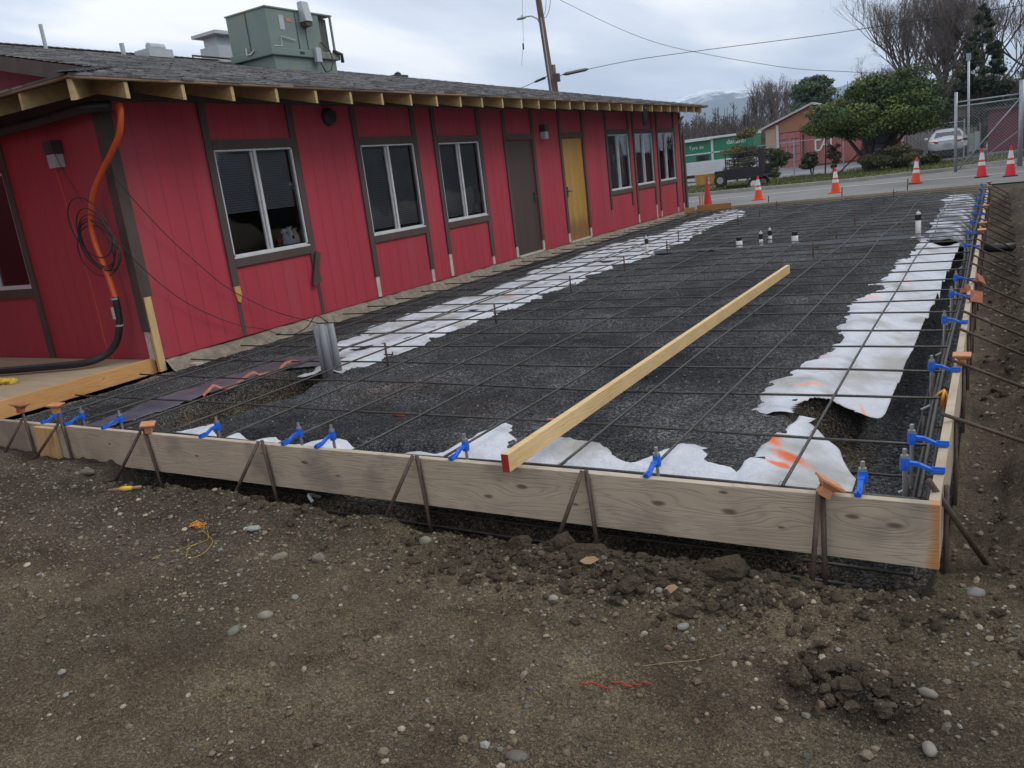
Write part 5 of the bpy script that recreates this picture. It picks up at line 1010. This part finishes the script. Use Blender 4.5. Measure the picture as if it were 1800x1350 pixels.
def letbar(p,q): 
    d=Vector((q[0]-p[0],0,q[1]-p[1])).normalized(); n_=Vector((-d.z,0,d.x))*.055; a=Vector((p[0],CY0-.05,p[1])); b=Vector((q[0],CY0-.05,q[1])); e_=Vector((0,.03,0))
    mb.add([a-n_,b-n_,b+n_,a+n_,a-n_+e_,b-n_+e_,b+n_+e_,a+n_+e_],[(0,1,2,3),(7,6,5,4),(0,4,5,1),(1,5,6,2),(2,6,7,3),(3,7,4,0)])
for p,q in (((xl+.36,z1_),(xl,z1_)),((xl,z1_),(xl,z0_)),((xl,z0_),(xl+.30,z0_)),((xl+.30,z0_),(xl+.66,z1_+.03)),((xl+.66,z1_+.03),(xl+.74,z0_+.1)),((xl+.50,z0_+.35),(xl+.74,z0_+.35)),((xl+1.02,z1_+.06),(xl+1.02,z0_))): letbar(p,q)
mb.build('lettering',M['band'],ct)
# orange building with pale roof
ob=thing('orange_building',(-11,68,-.35),'orange-brown gabled building with a pale metal roof behind the container','building')
ax0,ax1,axc=-15.6,-8.6,-12.1
mb=MB(); mb.add([(ax0,67,-.4),(ax1,67,-.4),(ax1,67,2.75),(axc,67,4.05),(ax0,67,2.75),(ax0,80,-.4),(ax1,80,-.4),(ax1,80,2.75),(axc,80,4.05),(ax0,80,2.75)],[(0,1,2,3,4),(9,8,7,6,5),(0,5,6,1),(1,6,7,2),(2,7,8,3),(3,8,9,4),(4,9,5,0)]); mb.build('wall',M['orangewall'],ob)
MB().box(ax0-.02,ax0+.75,66.95,67,-.4,2.7).build('side_panel',M['tanwall'],ob); MB().box(ax0+.78,ax0+.98,66.93,67,-.4,2.95).build('white_post',M['alu'],ob)
mb=MB(); 
for s_ in (-1,1):
    xo=axc+s_*4.1; zo=4.12-4.1*.371
    mb.add([(axc,66.6,4.12),(xo,66.6,zo),(xo,80.3,zo),(axc,80.3,4.12),(axc,66.6,4.27),(xo,66.6,zo+.15),(xo,80.3,zo+.15),(axc,80.3,4.27)],[(0,1,2,3),(7,6,5,4),(0,4,5,1),(1,5,6,2),(2,6,7,3),(3,7,4,0)])
mb.build('roof',M['roofmetal'],ob)
# ================= cars
def car(x,y,rz,paint,lab,name='parked_car',suv=False):
    zc=gz1(x,y)+.07; t_=thing(name,(0,0,0),lab,'car'); hs=1.0 if not suv else 1.18
    st=[(-2.42,.42,.72,.72,.74,.70),(-2.36,.34,.95,.97,.84,.78),(-1.95,.26,.98,1.02,.90,.80),(-1.35,.24,.96,1.30,.92,.66),(-.75,.24,.94,1.43,.92,.62),(.1,.24,.92,1.45,.92,.62),(.75,.24,.92,1.30,.92,.64),(1.25,.24,.90,.98,.92,.78),(2.0,.26,.80,.84,.88,.74),(2.4,.34,.62,.64,.76,.66)]
    if suv: st=[(-2.3,.5,.95,1.5,.82,.70),(-2.25,.38,.98,1.68,.90,.70),(-1.6,.3,.98,1.75,.94,.70),(.2,.28,.96,1.75,.94,.70),(.8,.28,.95,1.45,.94,.74),(1.2,.28,.95,1.05,.94,.84),(2.1,.32,.9,.95,.9,.8),(2.4,.42,.75,.78,.8,.7)]
    V=[];n=len(st)
    for (yy,zb,zm,zt,wm,wt) in st: V+=[(-wm*.88,yy,zb),(-wm,yy,(zb+zm)/2),(-wm*.97,yy,zm),(-wt,yy,zt-.02),(-wt*.6,yy,zt+.02),(wt*.6,yy,zt+.02),(wt,yy,zt-.02),(wm*.97,yy,zm),(wm,yy,(zb+zm)/2),(wm*.88,yy,zb)]
    k=10; F_=[(i*k+j,i*k+(j+1)%k,(i+1)*k+(j+1)%k,(i+1)*k+j) for i in range(n-1) for j in range(k)]+[tuple(range(k-1,-1,-1)),tuple((n-1)*k+j for j in range(k))]
    mb=MB(); mb.add(V,F_); b=mb.build('body',M[paint],t_,smooth=False); sb=b.modifiers.new('sub','SUBSURF'); sb.levels=2; sb.render_levels=2
    if not suv:
        rg_=[(-.62,-2.0,1.03),(.62,-2.0,1.03),(.52,-1.36,1.29),(-.52,-1.36,1.29)]
    else: rg_=[(-.62,-2.34,1.12),(.62,-2.34,1.12),(.56,-2.30,1.58),(-.56,-2.30,1.58)]
    mb=MB(); mb.add([(p[0],p[1],p[2]+.01) for p in rg_]+[(p[0],p[1]+.05,p[2]-.03) for p in rg_],[(0,1,2,3),(7,6,5,4),(0,4,5,1),(1,5,6,2),(2,6,7,3),(3,7,4,0)]); mb.build('rear_window',M['vglass'],t_)
    for s_ in (-1,1):
        a=.80 if not suv else .86; zw=1.0
        mb=MB(); mb.add([(s_*a,-1.3,zw),(s_*a,.95,zw),(s_*(a-.17),.4,1.34 if not suv else 1.6),(s_*(a-.17),-1.0,1.34 if not suv else 1.6),(s_*(a-.06),-1.3,zw),(s_*(a-.06),.95,zw),(s_*(a-.23),.4,1.33),(s_*(a-.23),-1.0,1.33)],[(0,1,2,3),(7,6,5,4),(0,4,5,1),(1,5,6,2),(2,6,7,3),(3,7,4,0)]); mb.build('side_window',M['vglass'],t_)
        mb=MB(); mb.hexa([(s_*.42,-2.43,.78),(s_*.80,-2.36,.76),(s_*.80,-2.2,.76),(s_*.42,-2.3,.78),(s_*.42,-2.42,.86),(s_*.80,-2.33,.92),(s_*.80,-2.15,.92),(s_*.42,-2.3,.86)]) if not suv else mb.box(s_*.72,s_*.86,-2.36,-2.2,.95,1.25); mb.build('taillight',M['taillight'],t_)
        for yy in (-1.45,1.5):
            wh=MB(); wh.lathe((s_*.80-.09,yy,.33),[(0,0),(.33,0),(.34,.04),(.34,.16),(.33,.2),(0,.2)],20,'x'); wo_=wh.build('wheel',M['tyre'],t_)
            wh=MB(); wh.lathe((s_*.80-.11,yy,.33),[(0,0),(.2,0),(.2,.24),(0,.24)],14,'x'); wh.build('rim',M['galvpost'],wo_)
        mb=MB(); mb.blob((s_*1.0,.65,1.02),.1,.06,.07,1,.02,8); mb.build('mirror',M[paint],t_,smooth=True)
    mb=MB(); mb.box(-.74,.74,-2.44,-2.3,.26,.44); mb.build('rear_bumper_lower',M['black'],t_)
    mb=MB(); mb.box(-.42,.42,-2.435,-2.425,.86,.885); mb.build('chrome_strip',M['metal'],t_)
    mb=MB(); mb.box(-.16,.16,-2.452,-2.43,.62,.77); mb.build('number_plate',M['acgrey'],t_)
    t_.location=(x,y,zc); t_.rotation_euler=(0,0,rz); t_.scale=(1,1,hs) if not suv else (1,1,1)
    return t_
car(-2.30,49.6,R(3),'silver','silver-white sedan parked with its rear towards the camera beside the mast')
car(-5.1,46.8,R(4),'darkpaint','dark vehicle with red tail lamp mostly hidden behind the big shrub',suv=True)
# ================= green and white truck
tk=thing('box_truck',(-16,52,-.3),'white service truck with a green lettered box partly behind the building','truck'); gx=gz1(-15,52)+.07
TX0,TX1=-18.8,-13.0
MB().box(TX0,TX1,52.0,54.2,gx+.45,gx+1.25).build('lower_body',M['white'],tk,bevel=.02)
mb=MB(); 
for z_ in (.62,.82,1.02): mb.box(TX0,TX1-.02,51.985,51.999,gx+z_,gx+z_+.012)
mb.build('panel_line',M['acgrey'],tk)
MB().box(TX0,TX1+.1,52.15,54.1,gx+1.26,gx+2.55).build('green_box',M['green'],tk)
MB().box(TX0,TX1+.12,51.9,54.2,gx+2.55,gx+2.68).build('roof_edge',M['white'],tk)
MB().box(TX0+.0,-15.45,51.7,52.1,gx+2.5,gx+2.66).build('awning',M['white'],tk)
MB().box(-15.52,-15.38,52.10,52.149,gx+1.26,gx+2.54).build('vertical_strip',M['white'],tk); MB().box(TX0,-14.2,52.10,52.148,gx+1.68,gx+1.76).build('horizontal_strip',M['white'],tk)
MB().box(-16.5,-15.7,52.09,52.147,gx+1.3,gx+1.6).build('window',M['vglass'],tk)
text('Tyre de',(-16.95,52.14,gx+2.02),.30,'band',tk); text('dacanti',(-14.55,52.14,gx+2.10),.42,'band',tk)
for x_ in (-17.6,-14.0):
    wh=MB(); wh.lathe((x_,51.98,gx+.42),[(0,0),(.42,0),(.42,.25),(0,.25)],20,'y'); w1=wh.build('wheel',M['tyre'],tk); MB().lathe((x_,51.95,gx+.42),[(0,0),(.2,0),(.2,.1),(0,.1)],12,'y').build('rim',M['white'],w1)
MB().box(TX0,TX1,52.1,54.1,gx+.25,gx+.44).build('underbody',M['black'],tk)
for i,x_ in enumerate((-14.15,-13.35)):
    mb=MB(); mb.hexa([(x_-.26,45.2,-.22),(x_+.26,45.2,-.22),(x_+.26,45.7,-.22),(x_-.26,45.7,-.22),(x_-.32,45.15,.32),(x_+.32,45.15,.32),(x_+.32,45.75,.32),(x_-.32,45.75,.32)]); mb.box(x_-.34,x_+.34,45.12,45.78,.32,.36); tag(mb.build('yellow_bin',M['yellow'],bevel=.02),('left' if i==0 else 'right')+' one of two yellow bins standing before the white truck','bin','yellow bins by the truck')
# ================= black utility trailer
tl=thing('utility_trailer',(-9,34.5,-.14),'black utility trailer with rail sides and a spare wheel on the grass','trailer'); tz=-.14
a0,a1,b0,b1_=-10.0,-8.06,33.9,35.2
MB().box(a0,a1,b0,b1_,tz+.42,tz+.48).build('deck',M['darkpaint'],tl)
for y_ in (b0-.03,b1_): MB().box(a0,a1,y_,y_+.03,tz+.40,tz+.80).build('side_board',M['darkpaint'],tl)
for y_ in (b0,b1_):
    for z_ in (1.0,1.18,1.42): MB().tube([(a0+.45,y_,tz+z_),(a1,y_,tz+z_+.03)],.022,6).build('rail',M['darkpaint'],tl)
    for x_ in (a0+.46,a0+.95,a0+1.4,a1-.02): MB().tube([(x_,y_,tz+.4),(x_,y_,tz+1.45)],.024,6).build('upright',M['darkpaint'],tl)
MB().box(a1-.16,a1+.02,b0-.04,b0+.3,tz+.7,tz+1.5).build('tool_locker',M['darkpaint'],tl)
for x_ in (a1-.33,):
    for y_ in (b0-.18,b1_+.02):
        w1=MB().lathe((x_,y_,tz+.16),[(0,0),(.25,0),(.26,.04),(.26,.13),(.25,.16),(0,.16)],20,'y').build('wheel',M['tyre'],tl); MB().lathe((x_,y_-.01,tz+.16),[(0,0),(.14,0),(.14,.2),(0,.2)],12,'y').build('rim',M['band'],w1)
mb=MB(); mb.hexa([(a1-.75,b0-.2,tz+.40),(a1-.02,b0-.2,tz+.40),(a1-.02,b0,tz+.40),(a1-.75,b0,tz+.40),(a1-.6,b0-.2,tz+.48),(a1-.1,b0-.2,tz+.48),(a1-.1,b0,tz+.48),(a1-.6,b0,tz+.48)]); mb.build('mudguard',M['darkpaint'],tl)
w1=MB().lathe((a0+.24,b0-.12,tz+.42),[(0,0),(.26,0),(.27,.04),(.27,.10),(.26,.13),(0,.13)],20,'y').build('spare_wheel',M['tyre'],tl); MB().lathe((a0+.24,b0-.13,tz+.42),[(0,0),(.14,0),(.14,.05),(0,.05)],12,'y').build('rim',M['galvpost'],w1)
for x_ in (a0+.05,a0+.46): MB().tube([(x_,b0,tz+.42),(x_,b0,tz-.05)],.024,6).build('prop_leg',M['darkpaint'],tl)
MB().tube([(a1-.5,b0+.2,tz+.12),(a0+.4,b0+.2,tz+.12)],.03,6).build('axle_bar',M['darkpaint'],tl)
MB().box(a1+.02,a1+.04,b0,b0+.1,tz+.6,tz+.72).build('tail_lamp',M['taillight'],tl)
# ================= utility poles, lamp, wires
up_=thing('utility_pole',(-19.75,40,-.3),'tall leaning wooden utility pole behind the roof with a street lamp arm','utility pole')
MB().tube([(-19.75,40,-.5),(-20.1,40,5.6),(-20.40,40,10.3),(-20.5,40,12)],[.19,.17,.15,.14],12).build('pole',M['pole'],up_,smooth=True)
MB().tube([(-19.92,39.85,3),(-20.26,39.85,9.1)],.035,6).build('riser_pipe',M['galvpost'],up_)
MB().tube([(-20.35,39.95,8.75),(-20.5,39.9,9.1),(-20.8,39.85,9.28),(-21.1,39.8,9.3)],.035,7).build('lamp_arm',M['galvpost'],up_,smooth=True)
mb=MB(); mb.blob((-21.35,39.78,9.27),.30,.13,.07,1,.02,12); mb.lathe((-21.3,39.78,9.3),[(0,0),(.04,0),(.04,.12),(0,.12)],8); mb.build('lamp_head',M['galvpost'],up_,smooth=True)
p2=MB(); p2.tube([(-19.85,40.2,-.3),(-20.0,40.2,5.6),(-20.03,40.2,6.8)],.13,10); tag(p2.build('pole_stub',M['pole'],smooth=True),'short second pole strapped beside the utility pole','utility pole')
mb=MB(); mb.box(-19.85,-19.55,39.7,39.95,5.9,6.3); mb.build('junction_box',M['darkmetal'],up_)
def wire(P_,r_,lab,name='overhead_wire'): return tag(MB().tube(smoothpts(P_,4),r_,5,cap=False).build(name,M['wire'],smooth=True),lab,'cable','overhead wires')
wire([(-21.55,45,10.78),(-18.42,45,8.80),(-15.88,45,7.45),(-13.13,45,6.40),(-10.81,45,5.62),(-8.85,45,5.02),(-6.71,45,4.55),(-4.5,46,4.2),(0,50,4.3)],.013,'drooping wire curving down from the top centre to the trees')
wire([(-19.6,40,6.2),(-17.91,45,6.89),(-14.66,45,6.77),(-11.63,45,6.61),(-7.47,45,6.38),(-5.16,45,6.31),(.81,45,6.09),(6,45,6.0)],.017,'thick wire running from the utility pole rightwards across the sky')
wire([(-20.1,39.9,6.3),(-23.87,40,5.6),(-30,40,4.9)],.017,'wire running left from the utility pole behind the roof')
wire([(-20.2,39.8,9.3),(-19.9,39.6,9.0),(-19.6,39.6,9.4),(-19.45,39.6,10.2),(-19.4,39.7,11.5)],.014,'looped wire at the top of the utility pole')
wire([(-20.2,39.8,9.25),(-19.95,39.6,9.15),(-19.8,39.6,9.5),(-19.72,39.6,10.2),(-19.7,39.7,11.5)],.012,'inner looped wire at the top of the utility pole')
mb=MB(); mb.tube([(-21.18,40,11.5),(-21.5,40,8.2),(-21.75,40,7.05)],.009,4); mb.tube([(-21.53,40,8.1),(-21.55,40,7.8)],.05,6); tag(mb.build('hanging_guy_wire',M['wire']),'thin wire with a small insulator hanging left of the utility pole','cable')
mb=MB(); mb.tube([(-19.5,40.2,6.24),(-19.42,40.4,6.27),(-18.95,41.8,6.47),(-18.85,42,6.50)],[.03,.085,.085,.03],8); tag(mb.build('splice_case',M['black']),'black splice case on the wire just right of the utility pole','splice case')
mb=MB(); mb.tube([(-20.4,40,6.24),(-20.5,40,6.22),(-21.0,40,6.13),(-21.1,40,6.11)],[.03,.07,.06,.03],8); tag(mb.build('splice_case',M['black']),'black splice case on the wire just left of the utility pole','splice case')
# ================= vegetation
def leaves(name,blobs,n,size,cols,parent=None,seed=0,m='leaf',asp=.6,shell=.55,up=.0):
    r_=np.random.default_rng(seed); B=np.array([b[:6] for b in blobs],float); wts=B[:,3]*B[:,4]*B[:,5]; wts=wts**.72; wts/=wts.sum(); ib=r_.choice(len(B),n,p=wts)
    d=r_.normal(size=(n,3)); d/=np.linalg.norm(d,axis=1)[:,None]; rad=(shell+(1-shell)*r_.random(n))**.8; rad=np.where(r_.random(n)<.12,rad*1.12,rad)
    P=B[ib,:3]+d*B[ib,3:6]*rad[:,None]
    nrm=d+r_.normal(size=(n,3))*.7; nrm/=np.linalg.norm(nrm,axis=1)[:,None]; t1=np.cross(nrm,r_.normal(size=(n,3))); t1/=np.linalg.norm(t1,axis=1)[:,None]; t2=np.cross(nrm,t1)
    s_=size*r_.uniform(.6,1.4,n)[:,None]
    V=np.stack([P-t1*s_,P-t2*s_*asp,P+t1*s_,P+t2*s_*asp],1).reshape(-1,3)
    cb_=np.array([cols[int(k)] for k in r_.integers(0,len(cols),len(B))])[ib]*r_.uniform(.7,1.3,(n,1))
    return npmesh(name,V,np.arange(4*n).reshape(-1,4),M[m],parent=parent,col=np.repeat(cb_,4,0),smooth=False)
def clumps(c,rx,ry,rz,n,s,seed,flatb=True):
    r_=np.random.default_rng(seed); out=[]
    while len(out)<n:
        d=r_.uniform(-1,1,3); q=np.linalg.norm(d)
        if q>1 or q<.35: continue
        if flatb and d[2]<-.75: continue
        k=s*r_.uniform(.6,1.3); out.append((c[0]+d[0]*rx,c[1]+d[1]*ry,c[2]+d[2]*rz,k*1.25,k*1.25,k*.62))
    return out
GR=[(.065,.105,.032),(.105,.145,.04),(.042,.072,.028),(.14,.18,.048),(.075,.10,.04)]
bs=thing('shrub_tree',(-4.3,38.6,-.2),'broad dark green spreading evergreen shrub tree beyond the road','tree')
leaves('crown',clumps((-4.35,38.6,2.2),2.45,2.3,.85,70,.62,1)+clumps((-3.7,38.6,3.0),1.7,1.5,.75,34,.5,2)+clumps((-6.0,38.4,2.15),1.45,1.2,.6,30,.45,3)+clumps((-3.9,38.0,1.6),2.0,1.2,.25,20,.4,5),60000,.055,GR,bs,1)
mb=MB(); rq=random.Random(12)
for k in range(9):
    a=rq.uniform(0,6.28); x1=-4.5+1.6*math.cos(a)*rq.uniform(.5,1.2); y1=38.6+1.0*math.sin(a); mb.tube([(-4.65+.15*math.cos(a),38.6+.1*math.sin(a),-.25),(-4.6+.4*math.cos(a),38.6+.3*math.sin(a),.5),(x1*.6-4.5*.4,y1,1.1),(x1,y1,1.9)],[.12,.09,.06,.03],7)
mb.build('trunk',M['bark'],bs,smooth=True)
lb=thing('low_bush',(-3.5,36.6,-.15),'low olive-brown bush under the right side of the big shrub','bush')
leaves('foliage',clumps((-3.62,36.8,.42),.95,.7,.38,26,.3,7,False),11000,.045,[(.075,.08,.035),(.055,.065,.03),(.10,.09,.05)],lb,4)
mb=MB(); 
for k in range(8): a=k*.8; mb.tube([(-3.6,36.8,-.1),(-3.6+.6*math.cos(a),36.8+.4*math.sin(a),.7)],[.03,.01],5)
mb.build('stems',M['bark'],lb)
def tree(x,y,h,spread,seed,lab,leafn=0,cols=None,name='bare_tree',depth=6,r0=.16,z0=None,up=.55,grp='bare winter trees beyond the road',lean=0,lsize=.07,minr=.008):
    rq=random.Random(seed); z0=gz1(x,y)-.1 if z0 is None else z0; t_=thing(name,(x,y,z0),lab,'tree',grp); mb=MB(); tips=[]
    def grow(p,d,L,r_,k):
        q=p; pts=[p]; n=3
        for i in range(n):
            d=(d+Vector((rq.uniform(-1,1),rq.uniform(-1,1),rq.uniform(-.5,1)))*.13+Vector((0,0,up*.06))).normalized(); q=q+d*L/n; pts.append(q)
        mb.tube(pts,[max(r_*(1-.35*i/n),minr*(1 if k else .6)) for i in range(n+1)],5 if k>2 else 3,cap=False)
        if k==0 or r_<.004: tips.append(q); return
        for i in range(rq.choice((2,3,3,4))):
            sd=Vector((rq.uniform(-1,1),rq.uniform(-1,1),rq.uniform(-.15,.8)))
            nd=(d*rq.uniform(.5,1.1)+sd*spread).normalized(); grow(pts[rq.choice((2,3,3))],nd,L*rq.uniform(.62,.85),r_*.6,k-1)
    nst=rq.choice((2,3))
    for s_ in range(nst): grow(Vector((x+rq.uniform(-.2,.2),y+rq.uniform(-.2,.2),z0)),Vector((rq.uniform(-.3,.3)+lean,rq.uniform(-.3,.3),1)).normalized(),h*.30,r0,depth)
    mb.build('branches',M['twig'],t_)
    if depth>=6 and not leafn: leaves('fine_twigs',[(p.x,p.y,p.z,.5,.5,.5) for p in tips[::3]],int(len(tips)*1.6),.17,[(.12,.10,.09),(.15,.125,.11)],t_,seed,asp=.03,shell=.05)
    if leafn:
        pick=[rq.choice(tips) for _ in range(60)]; leaves('sparse_leaves',[(p.x,p.y,p.z,.4,.4,.4) for p in pick],leafn,lsize,cols,t_,seed,shell=.1)
    return t_
tree(-3.7,60,10.5,.5,1,'large bare tree with dense twigs rising above the left part of the big shrub',depth=7,r0=.2,minr=.008)
tree(-2.8,58,9.3,.6,2,'bare tree with upright twigs directly behind the middle of the big shrub',depth=7,r0=.2,minr=.008)
tree(1.6,60,10.5,.75,3,'bare crooked tree at the right edge of the picture',depth=7,r0=.24,minr=.009)
tree(-5.7,62,6.4,.6,4,'bare tree fanning out left of the largest bare tree',depth=6,r0=.15,minr=.008)
tree(-1.0,57,5.2,.7,14,'tangled brown thicket behind the service mast',1500,[(.12,.11,.045),(.10,.075,.045)],depth=6,r0=.1,minr=.008)
tree(.6,56,5.0,.7,15,'yellowish brown thicket behind the gate',2500,[(.17,.15,.05),(.12,.11,.045)],depth=6,r0=.1,minr=.008)
tree(-3.4,54.5,4.0,.7,16,'brown thicket behind the right side of the big shrub',1500,[(.10,.08,.05),(.09,.07,.04)],depth=6,r0=.09,minr=.008)
tree(-.9,62,11.5,.6,33,'bare tree with arching twigs between the fir and the largest bare tree',depth=7,r0=.18,minr=.008)
tree(-17.2,76,7.5,.38,5,'bare vase-shaped tree left of the green conifer',depth=6,r0=.16,up=1.0,minr=.012)
tree(-15.0,84,6.6,.45,6,'smaller bare tree just left of the green conifer',depth=6,r0=.14,up=.8,minr=.012)
def conifer(x,y,h,w_,seed,lab,n=16000,cols=GR,cat='tree',size=.11,z0=None):
    z0=gz1(x,y)-.1 if z0 is None else z0; t_=thing('conifer_tree',(x,y,z0),lab,cat,'evergreen trees'); rq=random.Random(seed); B=[]
    for k in range(90):
        q=rq.random()**.8; z=z0+h*(.12+.88*q); rr_=w_*(1-q)**.75*rq.uniform(.45,1); a=rq.uniform(0,6.28); s_=w_*.26*(1.15-q); B.append((x+rr_*math.cos(a),y+rr_*math.sin(a),z,s_,s_,s_*.55))
    leaves('crown',B,n,size,cols,t_,seed); MB().tube([(x,y,z0),(x,y,z0+h*.97)],[w_*.09,.03],7).build('trunk',M['bark'],t_,smooth=True); return t_
DG=[(.022,.04,.024),(.03,.05,.028),(.04,.06,.03)]
conifer(-.9,54,7.9,1.9,3,'tall dark pointed fir rising among the bare trees at right',18000,DG,size=.12)
conifer(2.6,56,5.2,2.3,4,'dark rounded evergreen at the right edge behind the gate post',9000,DG,size=.12)
t_=thing('round_tree',(-12.75,71,-.5),'round dark green tree above the pale roof','tree','evergreen trees')
leaves('crown',clumps((-12.75,71,4.7),1.5,1.4,1.7,46,.62,9,False)+clumps((-12.75,71,6.1),.6,.6,.5,12,.4,10,False),20000,.10,[(.07,.11,.06),(.09,.13,.07),(.055,.085,.055)],t_,9,shell=.3); MB().tube([(-12.75,71,-.5),(-12.7,71,5)],[.16,.05],7).build('trunk',M['bark'],t_)
def bush(x,y,h,w_,seed,lab,cols,n=3500,size=.06,name='bush',stem=True,z0=None):
    z0=gz1(x,y)+.05 if z0 is None else z0; t_=thing(name,(x,y,z0),lab,'bush','bushes along the grass verge')
    leaves('foliage',clumps((x,y,z0+h*.6),w_,w_*.8,h*.42,18,w_*.42,seed,False),n,size,cols,t_,seed)
    mb=MB(); rq=random.Random(seed)
    for k in range(7): mb.tube([(x,y,z0-.1),(x+rq.uniform(-.3,.3)*w_,y,z0+h*.4),(x+rq.uniform(-.9,.9)*w_,y+rq.uniform(-.4,.4),z0+h*rq.uniform(.7,1.05))],[.03,.02,.01],5)
    mb.build('stems',M['twig'],t_); return t_
OL=[(.10,.11,.035),(.14,.13,.05),(.07,.085,.03),(.17,.14,.06)]
bush(-10.9,30.2,2.1,.42,1,'leafy bush against the far end of the red building',OL,3200)
bush(-11.15,43.6,2.55,.75,2,'tall yellowish leafy bush between the green truck and the trailer',OL,4200,.055)
bush(-11.9,44.4,1.9,.6,12,'loose leafy bush in front of the green truck lettering',OL,2000,.055)
bush(-9.5,42.5,1.5,.55,3,'green bush beside the black trailer',[(.05,.07,.03),(.07,.09,.035)],3600)
bush(-9.3,41.2,.55,.3,8,'short grey-green tuft right of the trailer',[(.09,.10,.06),(.12,.12,.07)],1200)
bush(-7.6,41.6,1.0,.42,4,'dark bush in front of the container',[(.055,.06,.03),(.07,.065,.035)],2600)
bush(-6.6,41.4,1.5,.28,5,'thin brown leaning shrub in front of the container',[(.11,.07,.035),(.08,.07,.035)],1200)
bush(-2.35,38.2,.55,.35,6,'low scrubby tuft left of the gate post',[(.06,.07,.03),(.09,.085,.04)],900)
# distant wood
def wood(name,x0,x1,y0,y1,n,hmin,hmax,col,seed):
    rq=random.Random(seed); mb=MB()
    for i in range(n):
        x=rq.uniform(x0,x1); y=rq.uniform(y0,y1); h=rq.uniform(hmin,hmax); g_=rq.uniform(.6,1.4); mb.cur=tuple(c_*g_ for c_ in col)
        top=Vector((x+rq.uniform(-.5,.5),y,-.6+h)); mb.tube([(x,y,-1.2),top],[.10,.03],3,cap=False)
        for k in range(16):
            t2=rq.uniform(.2,.95); p=Vector((x,y,-1.2)).lerp(top,t2); L=h*.28*(1.15-t2); a=rq.uniform(0,6.28); q=p+Vector((math.cos(a)*L*.7,math.sin(a)*L*.7,L)); mb.tube([p,q],[.04,.02],3,cap=False)
            for j in range(3): b=rq.uniform(0,6.28); pp=p.lerp(q,rq.uniform(.3,1)); mb.tube([pp,pp+Vector((math.cos(b)*L*.4,math.sin(b)*L*.4,L*.5))],[.028,.014],3,cap=False)
    return tag(mb.build(name,M['leaf']),None,None,kind='stuff')
wood('distant_wood',-60,14,95,150,620,5.6,8.0,(.085,.068,.062),5)
wood('distant_undergrowth',-50,10,84,96,200,2.5,4.5,(.10,.075,.06),6)
B=[(random.Random(i).uniform(-60,16),random.Random(i+500).uniform(150,175),random.Random(i+900).uniform(-.5,5.2),5,4,3.4) for i in range(110)]
tag(leaves('distant_thicket',B,70000,.30,[(.075,.062,.06),(.09,.075,.065),(.06,.055,.055)],None,77,asp=.4,shell=.3),None,None,kind='stuff')
# unseen trees added at right to darken window reflections and block low sky
for i,(x,y,h) in enumerate(((9,15,7),(10.5,21,8),(11,27,7),(10,34,9),(13,44,8),(11,9,7),(15,60,9))):
    conifer(x,y,h*1.5,4.2,20+i,'unseen dark evergreen added for window reflections right of the site, number %s from the camera'%ORD[i],12000,DG,size=.34)
# ================= mountains
rx_=[-4000,-2600,-2000,-1700,-1500,-1374,-1316,-1253,-1189,-1122,-1043,-965,-927,-814,-716,-609,-551,-415,-200,300,1500]
rh_=[120,170,215,235,250,266,284,300,311,291,274,269,256,244,224,232,241,202,170,130,60]
def mz(x,y):
    t2=(y-2400)/1600; rr_=np.interp(x*4000/np.maximum(y,1),rx_,rh_)*1.04*np.clip(y/4000,.5,1)
    z=np.where(t2<1,rr_*ss(t2)**1.1,rr_*(1-.5*ss((y-4000)/1200))); return z+ss(t2)*(22*fbm(x*.006,y*.004,5))*(t2<1.02)-12+ss(t2*2)*9*fbm(x*.02,y*.015,4)
X,Y,V,Fc=gridmesh(lin(-4200,1600,22),lin(2300,5200,40),mz)
tag(npmesh('mountains',V,Fc,M['mountain']),None,None,kind='structure')
# ================= haze: one closed box of thin air round the camera and everything built
hz=bpy.data.materials.new('haze_air'); hz.use_nodes=True; t=hz.node_tree; t.nodes.clear(); pv=t.nodes.new('ShaderNodeVolumePrincipled'); pv.inputs['Color'].default_value=(.66,.80,1,1); pv.inputs['Density'].default_value=.0002; oo=t.nodes.new('ShaderNodeOutputMaterial'); t.links.new(pv.outputs[0],oo.inputs['Volume'])
hb=MB().box(-9100,6100,-500,9100,-60,420).build('haze',hz); hb['kind']='stuff'
scene.cycles.volume_bounces=1
